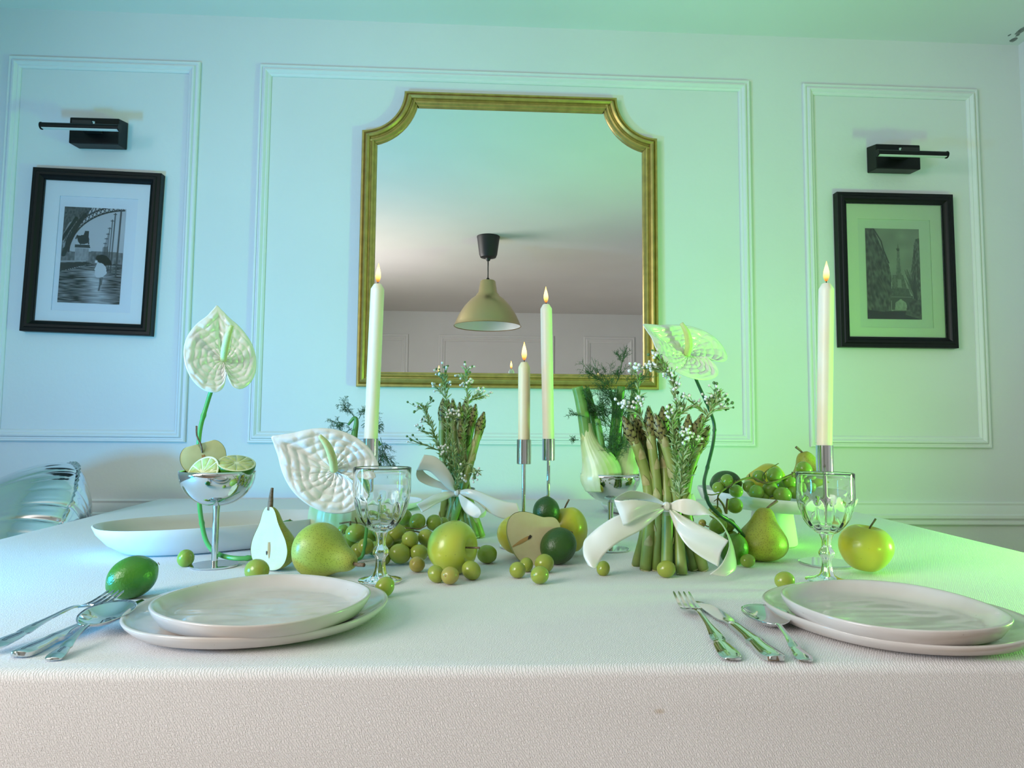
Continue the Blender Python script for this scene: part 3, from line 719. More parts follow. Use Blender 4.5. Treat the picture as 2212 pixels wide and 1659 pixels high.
# ------------------------------------------------------------------ cutlery
def strip(rows, th=.0016, nx=6, bulge=0, closed=True):
    """flat-ish metal blank: rows of (along, halfwidth, z, centre offset); returns V,F"""
    V = []; F_ = []; m = len(rows)
    for (a, w, z, c) in rows:
        for k in range(nx+1):
            u = -1+2*k/nx; V.append((c+w*u, a, z+th+bulge*(1-u*u)*w))
        for k in range(nx+1):
            u = 1-2*k/nx; V.append((c+w*u*.96, a, z))
    n = 2*(nx+1)
    for i in range(m-1):
        for k in range(n): F_.append((i*n+k, i*n+(k+1) % n, (i+1)*n+(k+1) % n, (i+1)*n+k))
    F_.append(tuple(range(n))[::-1]); F_.append(tuple((m-1)*n+k for k in range(n)))
    return V, F_
def handle_rows(L0, L1, neck, wide, end_z=.001, neck_z=.010):
    K = [(0, neck, neck_z), (.10, neck*.92, neck_z+.001), (.35, neck*1.05, neck_z*.75+.001), (.55, wide*.62, neck_z*.5+.001), (.64, wide*.72, .004), (.68, wide*.60, .0035), (.74, wide*.80, .003), (.88, wide*1.0, .002), (.955, wide*.95, end_z), (.985, wide*.72, end_z), (1.0, wide*.25, end_z)]
    return [(L0+(L1-L0)*t, w, z, 0) for t, w, z in [tuple(k) for k in crom(K, 4)]]
def fork(lab, p_tip, p_end, zt=.012):
    e = tag(empty('fork'), lab, 'fork', 'silver cutlery'); L_ = (Vector(p_tip)-Vector(p_end)).length
    # y=0 at the handle end, L_ at tine tips
    V, Fc = strip([(L_-a, w, z, c) for a, w, z, c in handle_rows(L_*.36, L_, .0032, .0105)], .0016, 6, .24); mesh('handle', V, Fc, m_steel, e, sharp=50)
    q = MB()
    body = [(L_*.64-.004, .0032, .010, 0), (L_*.64+.006, .0060, .0085, 0), (L_*.64+.014, .0105, .006, 0), (L_*.64+.024, .0122, .0045, 0), (L_*.64+.030, .0124, .0045, 0)]
    q.add(*strip(body, .0018, 6, -.08)); q.build('fork_head', m_steel, e, sharp=50)
    for k in range(4):
        c = (-1.5+k)*.0068; t0 = L_*.64+.0285
        rows = [(t0+(L_-t0)*t, .0021*(1-.45*t), .0045+(zt-.0045)*t**1.6, c*(1-.06*t)) for t in (0, .25, .5, .75, .93)] + [(L_, .0004, zt, c*.94)]
        V, Fc = strip(rows, .0014, 3, 0); mesh('tine', V, Fc, m_steel, e, sharp=50)
    return e
def knife(lab, L_):
    e = tag(empty('knife'), lab, 'knife', 'silver cutlery')
    rows = [(L_-a, w, z, c) for a, w, z, c in [(L_*.50, .0050, .0025, 0), (L_*.55, .0058, .003, 0), (L_*.70, .0072, .0025, 0), (L_*.76, .0090, .002, 0), (L_*.79, .0080, .002, 0), (L_*.84, .0090, .0015, 0), (L_*.93, .0110, .001, 0), (L_*.975, .0098, .001, 0), (L_*.993, .0065, .0015, 0), (L_, .0020, .002, 0)]]
    V, Fc = strip([tuple(r) for r in crom(rows, 4)], .0040, 8, .30); mesh('handle', V, Fc, m_steel, e, sharp=50)
    rows = [(L_*.495, .0048, .004, 0), (L_*.56, .0062, .003, .0012), (L_*.64, .0092, .0015, .002), (L_*.78, .0100, .001, .0018), (L_*.90, .0085, .001, .0000), (L_*.965, .0050, .001, -.0028), (L_, .0006, .001, -.0065)]
    V, Fc = strip([tuple(r) for r in crom(rows, 4)], .0016, 6, .03); mesh('blade', V, Fc, m_steel, e, sharp=50)
    return e
def spoon(lab, L_, bw=.0255, bl=.078):
    e = tag(empty('spoon'), lab, 'spoon', 'silver cutlery')
    V, Fc = strip([(L_-a, w, z, c) for a, w, z, c in handle_rows(bl-.004, L_, .0028, .0080)], .0015, 6, .24); mesh('handle', V, Fc, m_steel, e, sharp=50)
    q = MB(); nr, nt = 12, 40; V = []
    for side in (0, 1):
        for i in range(nr+1):
            f = i/nr
            for k in range(nt):
                th = 2*PI*k/nt; y = math.cos(th); x = math.sin(th)
                w = bw*(1+.16*(y*-1)*(-1))          # egg shape, wider near the tip
                V.append((x*w*f*(1-.0*y), L_-bl/2+y*bl/2*f, .0105*f*f+.0012+(.0012 if side == 0 else 0)+(.001*y*f)))
    Fc = []
    for s_ in (0, 1):
        b = s_*(nr+1)*nt
        Fc += [(b+i*nt+k, b+i*nt+(k+1) % nt, b+(i+1)*nt+(k+1) % nt, b+(i+1)*nt+k) for i in range(nr) for k in range(nt)]
    b = (nr+1)*nt
    Fc += [(nr*nt+k, nr*nt+(k+1) % nt, b+nr*nt+(k+1) % nt, b+nr*nt+k) for k in range(nt)]
    q.add(V, Fc); q.build('spoon_bowl', m_steel, e)
    return e
def lay(e, tip, end, z=.7508, tilt=0, zs=0):
    tip = Vector(tip); end = Vector(end); d = (tip-end); d.z += zs; 
    y = d.normalized(); x = y.cross(Vector((0, 0, 1))).normalized(); zz = x.cross(y)
    m = Matrix((x, y, zz)).transposed().to_4x4(); m.translation = Vector((end.x, end.y, z)); e.matrix_world = m
def lay_px(fn, lab, tip, end, z=.7508, ztip=.012, **k):
    a = onz(*tip, .75+ztip); b = onz(*end, .753); a.z = b.z = .75
    e = fn(lab, a, b) if fn is fork else fn(lab, (a-b).length); lay(e, a, b, z, **k); return e
lay_px(fork, 'silver fork with patterned handle, in the right place setting', (1471, 1279), (1584, 1424), ztip=.013)
lay_px(knife, 'silver knife between the right fork and spoon', (1510, 1300), (1680, 1427), ztip=.002)
lay_px(spoon, 'silver spoon beside the right dinner plate', (1636, 1311), (1742, 1427), ztip=.011)
lay_px(knife, 'silver knife lying under the left fork and spoon', (318, 1290), (36, 1418), z=.7508, ztip=.006)
lay_px(fork, 'silver fork resting on the left knife in front of the lime', (252, 1266), (-25, 1412), z=.756, ztip=.024)
lay_px(spoon, 'silver spoon leaning on the left knife beside the dinner plate', (264, 1316), (112, 1424), z=.7508, ztip=.012, zs=.008)

# ------------------------------------------------------------------ fruit
def spin(prof, n=40, mod=None, half=False):
    q = MB(); q.lathe(prof, n, mod); return q
def apple_prof(r, k=32, hh=.90):
    out = []
    for i in range(k+1):
        a = PI*i/k; x = r*math.sin(a)*(1.0+.11*math.cos(a)); z = r*hh*math.cos(a)
        z -= .36*r*math.exp(-(x/(.28*r))**2) if a < PI/2 else -.26*r*math.exp(-(x/(.24*r))**2)
        out.append((x if 0 < i < k else 0, z))
    return out[::-1]
def stem_mesh(parent, pts, r0, r1, name='stem', m=None):
    q = MB(); P = crom(pts, 5); n = len(P); q.tube(P, [r0+(r1-r0)*i/(n-1) for i in range(n)], 8); return q.build(name, m or m_stem, parent)
def lobes(k, amp):
    return lambda r, z, th: (r*(1+amp*math.cos(k*th)), z)
def apple(loc, r, axis, lab, m, stem=True, hh=.9, grp=None, bend=(.3, 0)):
    q = spin(apple_prof(r, hh=hh), 48, lambda rr, z, th: (rr*(1+.018*math.cos(5*th+.4)*(1 if z < 0 else .4)+.015*math.cos(2*th)), z))
    o = tag(q.build('apple', m), lab, 'apple', grp); orient(o, loc, axis)
    z0 = r*hh-.36*r
    if stem: stem_mesh(o, [(0, 0, z0-.002), (r*.02*bend[0]*3, 0, z0+r*.22), (r*.3*bend[0], r*.3*bend[1], z0+r*.62)], .0011, .0016)
    q = MB(); q.lathe([(0, -r*hh+.27*r), (r*.09, -r*hh+.24*r), (r*.05, -r*hh+.19*r), (0, -r*hh+.22*r)], 10); q.build('calyx', m_stem, o)
    return o
PEAR = [(0, .015), (.06, .0), (.15, .004), (.27, .045), (.37, .13), (.42, .24), (.425, .33), (.39, .45), (.325, .56), (.255, .66), (.205, .75), (.17, .84), (.135, .91), (.085, .965), (.035, .975), (0, .955)]
def pear(loc, h, axis, lab, m, w=1.0, stem=((0, 0, .95), (.02, 0, 1.08), (.08, 0, 1.2)), xh=(1, 0, 0), bend=0, sr=(.0022, .0030), prof=None):
    P = crom(prof or PEAR, 3); P = [(max(0, a*w*h) if 0 < i < len(P)-1 else 0, b*h) for i, (a, b) in enumerate(P)]
    P = [(max(a, 1e-5) if 0 < i < len(P)-1 else 0, b) for i, (a, b) in enumerate(P)]
    q = MB(); q.lathe(P, 48, lambda r, z, th: (r*(1+.022*math.cos(2*th+1)+.014*math.cos(3*th)+.01*math.cos(5*th+z*40)), z+.012*h*math.cos(th+.5)*(r/(h*.4))))
    if bend: q.V = [(x+bend*h*(max(z,0)/h)**2.2, y, z) for x, y, z in q.V]
    o = tag(q.build('pear', m), lab, 'pear'); orient(o, loc, axis, xh)
    bx_ = bend*h
    stem_mesh(o, [(a*h+bx_, b*h, c*h) for a, b, c in stem], sr[0], sr[1])
    return o
def halfbody(prof, n, name, skin, flesh, facename, squeeze=1.0, bend=0, core=None):
    """half of a turned body cut on the plane y=0; the cut face looks to -y"""
    V = []; Fc = []; m = len(prof)
    for (r, z) in prof:
        for k in range(n+1):
            th = PI*k/n; V.append((r*math.cos(th)+bend*(max(z, 0)**2), r*math.sin(th)*squeeze, z))
    for i in range(m-1):
        for k in range(n): Fc.append((i*(n+1)+k, i*(n+1)+k+1, (i+1)*(n+1)+k+1, (i+1)*(n+1)+k))
    o = mesh(name, V, Fc, skin)
    V2 = []; F2 = []; K = 10
    for (r, z) in prof:
        for k in range(K+1):
            u = -1+2*k/K; V2.append((r*u*.985+bend*(max(z, 0)**2), -.0006*(1-u**6)+.0003, z))
    for i in range(m-1):
        for k in range(K): F2.append((i*(K+1)+k, (i+1)*(K+1)+k, (i+1)*(K+1)+k+1, i*(K+1)+k+1))
    f = mesh(facename, V2, F2, flesh, o)
    return o, f
def blob(parent, c, rx, rz, m, name, y=-.0010, rot=0):
    q = MB(); n = 20; V = [(c[0], y-.0006, c[1])]
    for k in range(n):
        a = 2*PI*k/n; x = rx*math.cos(a); z = rz*math.sin(a)*(1+.25*math.sin(3*a))
        V.append((c[0]+x*math.cos(rot)-z*math.sin(rot), y+.0003, c[1]+x*math.sin(rot)+z*math.cos(rot)))
    q.add(V, [(0, 1+k, 1+(k+1) % n) for k in range(n)]); return q.build(name, m, parent)
def lime_prof(r, h, k=28):
    out = []
    for i in range(k+1):
        a = PI*i/k; x = r*math.sin(a)**.95 if 0 < i < k else 0; z = -h*math.cos(a)
        z += (1 if z > 0 else -1)*h*.06*math.exp(-(x/(.26*r))**2)
        out.append((x, z))
    return out
def lime(loc, r, h, axis, lab, m, cat='lime'):
    q = MB(); q.lathe(lime_prof(r, h), 40); o = tag(q.build('lime', m), lab, cat); orient(o, loc, axis)
    q = MB(); q.lathe([(0, h*1.085), (.0022, h*1.09), (.0018, h*1.115), (0, h*1.11)], 8); q.build('stem_scar', m_scar, o)
    return o
def lime_half(loc, r, h, face, lab, m):
    """rounded rind cup with the cut looking along +z local"""
    q = MB(); P = [(r*math.sin(a) if a > 0 else 0, -h*math.cos(a)) for a in [PI/2*k/16 for k in range(17)]]
    P += [(r*.985, .0006), (r*.90, .0008)]
    q.lathe(P, 48); o = tag(q.build('lime_half', m), lab, 'lime'); orient(o, loc, face)
    q = MB(); q.lathe([(r*.99, .0005), (r*.965, .0012), (r*.86, .0010), (r*.4, .0006), (0, .0012)], 48); q.build('pith', m_pith, o)
    ns = 10
    for k in range(ns):
        a0, a1 = 2*PI*k/ns+.035, 2*PI*(k+1)/ns-.035; V = []
        am = (a0+a1)/2; n = 7
        base = [(r*.10*math.cos(am), r*.10*math.sin(am))]
        pts = base + [(r*.88*math.cos(a0+(a1-a0)*i/n), r*.88*math.sin(a0+(a1-a0)*i/n)) for i in range(n+1)]
        cxm = sum(p[0] for p in pts)/len(pts); cym = sum(p[1] for p in pts)/len(pts)
        V = [(x, y, .0010) for x, y in pts] + [(cxm+(x-cxm)*.86, cym+(y-cym)*.86, .0019) for x, y in pts]; L_ = len(pts)
        Fc = [(i, (i+1) % L_, L_+(i+1) % L_, L_+i) for i in range(L_)] + [tuple(range(L_, 2*L_))]
        mesh('segment', V, Fc, m_limef, o)
    return o

# grapes: four shapes shared by all copies
GR = []
def grape_mesh(name, m, el, seed):
    q = MB(); K = 18
    P = [(math.sin(PI*i/K) if 0 < i < K else 0, -el*math.cos(PI*i/K)) for i in range(K+1)]
    P = [(r, z+(.05*math.exp(-(r/.16)**2) if z < 0 else -.10*math.exp(-(r/.14)**2))) for r, z in P]
    q.lathe(P, 26, lambda r, z, th: (r*(1+.015*math.sin(2*th+seed)+.01*math.sin(3*th)), z))
    o = q.build(name, m); me = o.data; bpy.data.objects.remove(o); return me
for i, (mm, el) in enumerate(((m_grape, 1.12), (m_grape, 1.02), (m_grape2, 1.15), (m_grape2, 1.04), (m_grape3, 1.03))):
    GR.append(grape_mesh('grape', mm, el, i))
q = MB(); q.lathe([(0, .93), (.12, .925), (.13, .955), (.05, .985), (0, .97)], 10); _o = q.build('stem_scar', m_scar); SCAR = _o.data; bpy.data.objects.remove(_o)
def grape(loc, r, kind=0, axis=None, parent=None, scar=True):
    o = bpy.data.objects.new('grape', GR[kind]); COL.objects.link(o)
    ax = Vector(axis) if axis else Vector((random.uniform(-1, 1), random.uniform(-.3, 1), random.uniform(-.6, .6)))
    orient(o, loc, ax, (0, 0, 1) if abs(ax.normalized().z) < .9 else (1, 0, 0))
    o.matrix_world = o.matrix_world @ Matrix.Scale(r/1.04, 4)
    if parent: 
        mw = o.matrix_world.copy(); o.parent = parent; o.matrix_parent_inverse = parent.matrix_world.inverted(); o.matrix_world = mw
    elif scar:
        s = bpy.data.objects.new('stem_scar', SCAR); COL.objects.link(s); s.parent = o
    return o
LOOSE = [  # cx, cy, r, kind, axis, label
 (401, 1206, 18, 0, (.2, -.3, 1), 'loose green grape beside the foot of the lime filled coupe'),
 (555, 1232, 25, 2, (1, -.5, 0), 'big green grape in front of the cut face of the upright pear half'),
 (831, 1268, 20.5, 2, (.6, .2, .8), 'green grape in front of the left goblet foot'),
 (901, 1219, 17.5, 4, (-.5, -.6, .4), 'brownish amber grape at the front of the big bunch'),
 (942, 1240, 18, 2, (-.6, .3, .6), 'pale green grape left of the amber scarred grape'),
 (953, 1224, 12.5, 2, (.1, .5, 1), 'small grape half hidden under the apple'),
 (972, 1243, 20, 4, (-.55, -1, .1), 'yellow grape with brown stem scar facing forward'),
 (1018, 1232, 20, 2, (-.5, .2, .5), 'round green grape below the apple stem'),
 (1052, 1197, 20.5, 0, (1, 0, -.1), 'green grape just right of the apple'),
 (1118, 1231, 18, 3, (1, -.6, .1), 'green grape with dark scar, leftmost under the cut pear'),
 (1137, 1220, 15.5, 2, (.2, 1, .3), 'olive grape tucked behind its neighbours under the cut pear'),
 (1176, 1217, 21, 3, (-1, -.5, 0), 'larger green grape against the cut pear neck'),
 (1166, 1242, 20, 3, (-1, -.5, -.1), 'green grape in front of the larger one under the cut pear'),
 (1303, 1228, 15, 2, (.3, .4, 1), 'small yellow green grape beside the curled ribbon tail'),
 (1439, 1229, 18.5, 2, (1, -.2, .25), 'oval yellow green grape at the foot of the asparagus'),
 (1615, 1211, 15, 0, (1, .1, .1), 'small bright green grape between lime and standing pear'),
 (1695, 1254, 19.5, 2, (1, 0, .2), 'yellow green grape beside the rim of the right plates'),
]
for cx, cy, r_, kd, ax, lab in LOOSE:
    p, rr = ball_at(cx, cy, r_); tag(grape(p, rr, kd, ax), lab, 'grape', 'loose grapes on the cloth')
def bunch(name_lab, items, stalks, base, extra=()):
    e = tag(empty('grape_bunch', base), name_lab, 'grapes', 'bunches of green grapes'); bpy.context.view_layer.update()
    for cx, cy, r_, Y, kd in items:
        p = ony(cx, cy, Y); rr = r_*depth(p)/F
        p.z = max(p.z, .7508+rr*.97) if Y < 2 and base[2] < .76 else p.z
        grape(p, rr, kd, None, e)
    for pts, r0, r1 in stalks:
        q = MB(); P = crom([tuple(ony(*t)) for t in pts], 4); n = len(P); q.tube(P, [r0+(r1-r0)*i/(n-1) for i in range(n)], 7)
        o = q.build('stalk', m_stalk); o.parent = e; o.matrix_parent_inverse = e.matrix_world.inverted()
    return e
pb = onz(850, 1200)
bunch('large bunch of green grapes lying behind the left goblet and the apple', [
 (741, 1144, 11, 1.27, 0), (769, 1151, 20.5, 1.20, 2), (790, 1180, 18, 1.155, 3), (773, 1190, 17.5, 1.17, 2), (834, 1168, 17, 1.16, 3), (856, 1151, 19.5, 1.17, 2),
 (870, 1116, 19, 1.23, 0), (902, 1127, 18.5, 1.21, 1), (938, 1129, 18, 1.22, 1), (886, 1166, 19, 1.135, 3), (920, 1161, 18, 1.16, 3), (864, 1196, 22, 1.12, 2),
 (879, 1183, 17, 1.14, 3), (905, 1194, 18.5, 1.125, 2), (830, 1206, 14.5, 1.12, 3), (858, 1176, 15, 1.19, 0), (880, 1143, 15, 1.25, 0), (958, 1130, 13, 1.25, 0),
 (752, 1172, 18, 1.22, 0), (810, 1186, 16, 1.20, 0), (820, 1146, 17, 1.24, 2), (846, 1190, 15, 1.18, 2), (930, 1185, 17, 1.18, 3), (800, 1160, 17, 1.25, 0), (842, 1128, 16, 1.27, 0)],
 [([(733, 1131, 1.24), (758, 1128, 1.24), (790, 1134, 1.24), (850, 1150, 1.22), (900, 1148, 1.2), (935, 1165, 1.19)], .0016, .0013), ([(757, 1140, 1.22), (756, 1128, 1.2)], .0012, .0022), ([(771, 1130, 1.2), (767, 1120, 1.18)], .0012, .002), ([(876, 1140, 1.2), (906, 1142, 1.19), (924, 1134, 1.19)], .0011, .0009), ([(848, 1188, 1.16), (872, 1180, 1.15), (902, 1176, 1.14)], .0011, .0009), ([(741, 1144, 1.24), (735, 1160, 1.22)], .001, .001)], pb)

# ---- whole and cut fruit on the cloth
p, rr = ball_at(286, 1247, 43); lime(p, rr*1.03, rr*1.17, (.75, .45, .42), 'bright green lime behind the left fork tines', m_lime)
p, rr = ball_at(612, 1156, 24); lime(p+Vector((0, .03, -.0)), rr*1.02, rr*1.2, (.2, -.3, 1), 'lime half hidden behind the upright pear half', m_lime)
# lying pear
p, rr = ball_at(692, 1189, 55); ax_ = Vector((1, -.55, -.24)).normalized()
pear(p-ax_*.034, .101, (1, -.55, -.24), 'speckled green pear lying on its side with stem towards the goblet', m_pear, w=.96, stem=((0, 0, .93), (.0, 0, 1.03), (.01, .03, 1.15)), sr=(.0024, .0030))
# upright pear half
P = [(max(0, a*.100) if 0 < i < 45 else 0, b*.092*1.06) for i, (a, b) in enumerate(crom(PEAR, 3))]
o, f = halfbody([(max(0, a), b) for a, b in P], 26, 'pear_half', m_pear2, m_pearf, 'cut_face', 1.0)
tag(o, 'upright pear half with pale cut face beside the lying pear', 'pear')
pb_ = onz(578, 1236); orient(o, Vector((pb_.x-.002, pb_.y+.010, .7512)), (-.04, .05, 1), (.82, -.57, 0))
stem_mesh(o, [(-.001, .003, .090), (.001, .003, .105), (.002, .003, .114), (.004, .003, .124)], .0045, .0022)
blob(o, (.002, .032), .0030, .012, m_core, 'core'); blob(o, (-.003, .026), .0013, .0032, m_seed, 'seed_pocket', y=-.0016)
# apple, lying with stem to the right
p, rr = ball_at(976, 1182, 57); apple(p, rr*1.01, (.86, -.50, .06), 'green apple lying on its side in front of the grapes', m_apple, hh=.92, bend=(.15, 0))
# cut pear half leaning on a yellow apple
P = [(max(0, a*.104), b*.092) for a, b in crom([(0, .0), (.14, .005), (.27, .05), (.38, .14), (.43, .26), (.42, .39), (.36, .53), (.27, .65), (.20, .75), (.17, .84), (.13, .93), (.07, .975), (0, .985)], 3)]
o, f = halfbody(P, 26, 'pear_half', m_pear2, m_pearf, 'cut_face', .75); tag(o, 'pear half leaning with cut face and dark seed cavity forward', 'pear')
ce = ony(1104, 1178, 1.115); ze = (ony(1187, 1141, 1.135)-ce)
orient(o, ce, ze, Vector((.45, .12, -1)))
# make the cut look at the viewer
zv = ze.normalized(); yv = Vector((.03, 1, -.12)); yv = (yv-zv*yv.dot(zv)).normalized(); xv = yv.cross(zv)
m_ = Matrix((xv, yv, zv)).transposed().to_4x4(); m_.translation = ce; o.matrix_world = m_
blob(o, (.0, .034), .0022, .0042, m_seed, 'seed_cavity', y=-.0020, rot=.5); blob(o, (.001, .020), .003, .016, m_core, 'core', y=-.0012, rot=.1)
p, rr = ball_at(1125, 1163, 45); apple(Vector((p.x, 1.19, .7508+.0385)), .0385, (-.3, -.2, 1), 'yellow apple hidden behind the leaning pear half', m_apple2, stem=False)
p, rr = ball_at(1206, 1176, 35); lime(Vector((ony(1206, 1176, 1.125).x, 1.125, .7508+.029)), .0285, .031, (.6, .3, .5), 'dark green lime, the lower of the two stacked limes', m_limedk)
lime(ony(1180, 1106, 1.18), .0232, .0258, (.05, -.05, 1), 'dark green lime perched above the leaning pear half', m_limedk)
pc = ony(1224, 1152, 1.205); apple(Vector((pc.x, 1.205, .7508+.043)), .036, (-.15, .15, 1), 'tall yellow apple with long curved stem behind the stacked limes', m_apple2, hh=1.18, bend=(1.2, 0))
# right side
p, rr = ball_at(1588, 1192, 27); lime(Vector((p.x, p.y+.005, .7508+.0225)), .0225, .0265, (.25, -.2, 1), 'bright lime behind the ribbon tail of the front asparagus bundle', m_limelt)
pb_ = onz(1660, 1219); pear(Vector((pb_.x-.002, pb_.y+.030, .7508)), .091, (.10, .04, 1), 'russet green pear standing in front of the pedestal stand', m_pear2, w=1.10, stem=((0, 0, .93), (.10, 0, 1.03), (.22, 0, 1.13)), sr=(.0020, .0028), bend=.04)
p, rr = ball_at(1870, 1184, 54); apple(p, rr*1.0, (.12, -.10, 1), 'yellow green apple with a short stem to the right of the goblet', m_apple2, hh=.96, bend=(.8, 0))

# ------------------------------------------------------------------ pedestal stand
ps = onz(1674, 1178); PSX, PSY = ps.x, ps.y+.01
e = tag(empty('cake_stand', (PSX, PSY, .7505)), 'white pedestal stand carrying grapes, lime, apple and pear', 'cake stand')
q = MB(); n = 80
pr = [(0, .066), (.045, .0665), (.095, .068), (.125, .0715), (.143, .079), (.151, .092), (.152, .098), (.150, .099), (.144, .093), (.130, .085), (.10, .0805), (.04, .079), (0, .079)]
q.lathe([(r*.96, z) for r, z in pr], n, lambda r, z, th: (r, z+(.0035*math.sin(2*th+2.2)*(r/.15)**3 if z > .09 else 0)))
d_ = q.build('dish', m_matte, e); d_.rotation_euler = (0, math.radians(3.0), 0)
q = MB(); q.lathe([(0, .0675), (.033, .0675), (.038, .062), (.042, .035), (.0455, .008), (.045, .002), (.043, 0), (0, 0)], 64); q.build('pedestal', m_matte, e, sharp=40)
ZP = .7505+.1
lime(ony(1568, 1045, PSY-.005), .0255, .029, (1, -.2, .05), 'dark lime on the pedestal stand, behind the grape stalk', m_limedk)
o = apple(ony(1655, 1045, PSY+.03), .041, (-.5, .3, .8), 'yellow apple on the pedestal stand behind the grapes', m_apple2, stem=False, hh=.95)
pear(ony(1763, 1062, PSY+.04), .085, (-.30, .06, 1), 'russet pear standing on the pedestal stand beside the candlestick', m_pear2, w=1.16, stem=((0, 0, .93), (-.05, 0, 1.04), (-.12, 0, 1.14)), sr=(.0020, .0028))
Yf = PSY-.08
bunch('bunch of green grapes spilling over the rim of the pedestal stand', [
 (1570, 1038, 14, Yf+.03, 0), (1551, 1054, 13, Yf+.03, 0), (1590, 1061, 14.5, Yf-.04, 0), (1587, 1092, 17.5, Yf-.06, 0), (1640, 1029, 13.5, Yf+.04, 0), (1673, 1027, 17.5, Yf+.02, 0),
 (1705, 1041, 14.5, Yf+.02, 0), (1634, 1063, 16, Yf-.00, 1), (1663, 1056, 16, Yf+.01, 0), (1690, 1070, 18.5, Yf-.01, 0), (1618, 1051, 13, Yf+.05, 0), (1737, 1014, 16.5, Yf+.06, 0),
 (1686, 1048, 13, Yf+.05, 3), (1715, 1064, 14, Yf+.01, 0), (1650, 1076, 13, Yf+.01, 1), (1726, 1050, 14, Yf+.04, 0), (1745, 1062, 14, Yf+.03, 1),
 (1545, 1107, 15, Yf-.05, 2), (1551, 1136, 18.5, Yf-.07, 0), (1573, 1134, 15, Yf-.05, 0), (1579, 1160, 15, Yf-.05, 0), (1517, 1130, 8.5, Yf-.04, 4)],
 [([(1717, 1022, Yf+.02), (1690, 1034, Yf+.01), (1655, 1044, Yf), (1625, 1032, Yf+.01), (1600, 1037, Yf-.01), (1580, 1048, Yf-.02), (1561, 1060, Yf-.06), (1551, 1072, Yf-.08), (1550, 1095, Yf-.07)], .0024, .0013),
  ([(1655, 1044, Yf), (1648, 1030, Yf+.01), (1655, 1018, Yf-.01), (1670, 1008, Yf), (1682, 1001, Yf)], .0014, .0008), ([(1620, 1032, Yf+.01), (1619, 1025, Yf)], .0018, .001),
  ([(1552, 1066, Yf-.08), (1538, 1069, Yf-.09), (1522, 1067, Yf-.09)], .0012, .0008), ([(1552, 1076, Yf-.08), (1542, 1083, Yf-.08)], .001, .0006), ([(1551, 1076, Yf-.08), (1562, 1090, Yf-.08), (1568, 1108, Yf-.08)], .0016, .002), ([(1572, 1078, Yf-.075), (1570, 1095, Yf-.08), (1569, 1110, Yf-.08)], .0024, .0020),
  ([(1566, 1048, Yf-.03), (1556, 1034, Yf-.05)], .0008, .0006), ([(1578, 1052, Yf-.04), (1588, 1039, Yf-.06)], .0008, .0012), ([(1552, 1094, Yf-.07), (1545, 1100, Yf-.07)], .001, .001), ([(1517, 1131, Yf-.05), (1533, 1138, Yf-.06), (1548, 1128, Yf-.05)], .0012, .0010),
  ([(1640, 1068, Yf+.03), (1665, 1074, Yf+.02), (1700, 1058, Yf+.02)], .0012, .001), ([(1716, 1020, Yf-.0), (1722, 1024, Yf-.01), (1730, 1020, Yf)], .001, .001), ([(1711, 1020, Yf-.0), (1712, 1030, Yf-.01)], .0012, .0012)], (PSX, PSY-.08, ZP))

# ------------------------------------------------------------------ fruit in the left coupe
bx, by = CO1.x, CO1.y
P = [(0 if i in (0, 30) else .0345*math.sin(PI*i/30)*(1.0+.06*math.cos(PI*i/30)), .0345*.92*math.cos(PI*i/30)-(.66*.0345*math.exp(-(math.sin(PI*i/30)/.40)**2) if i < 15 else -.20*.0345*math.exp(-(math.sin(PI*i/30)/.25)**2))) for i in range(31)][::-1]
o, f = halfbody(P, 26, 'apple_half', m_apple, m_applef, 'cut_face', 1.0); tag(o, 'half apple with long stem and pale cut face in the left coupe', 'apple')
ca = ony(440, 988, by+.014); yv = Vector((-.42, .84, -.10)).normalized(); zv = Vector((-.14, -.36, 1)); zv = (zv-yv*zv.dot(yv)).normalized(); xv = yv.cross(zv)
m_ = Matrix((xv, yv, zv)).transposed().to_4x4(); m_.translation = ca; o.matrix_world = m_
stem_mesh(o, [(0, -.001, .008), (.001, -.003, .020), (-.001, -.002, .036), (.003, .003, .052)], .0012, .0016); blob(o, (0, -.004), .003, .010, m_core, 'core')
lime_half(ony(438, 1022, by-.024), .0290, .028, (-.32, -.80, .46), 'lime half with bright cut face forward in the left coupe', m_limelt)
lime_half(ony(511, 1001, by-.010), .0290, .031, (.18, -.36, .92), 'lime half with cut face upward in the left coupe', m_lime)

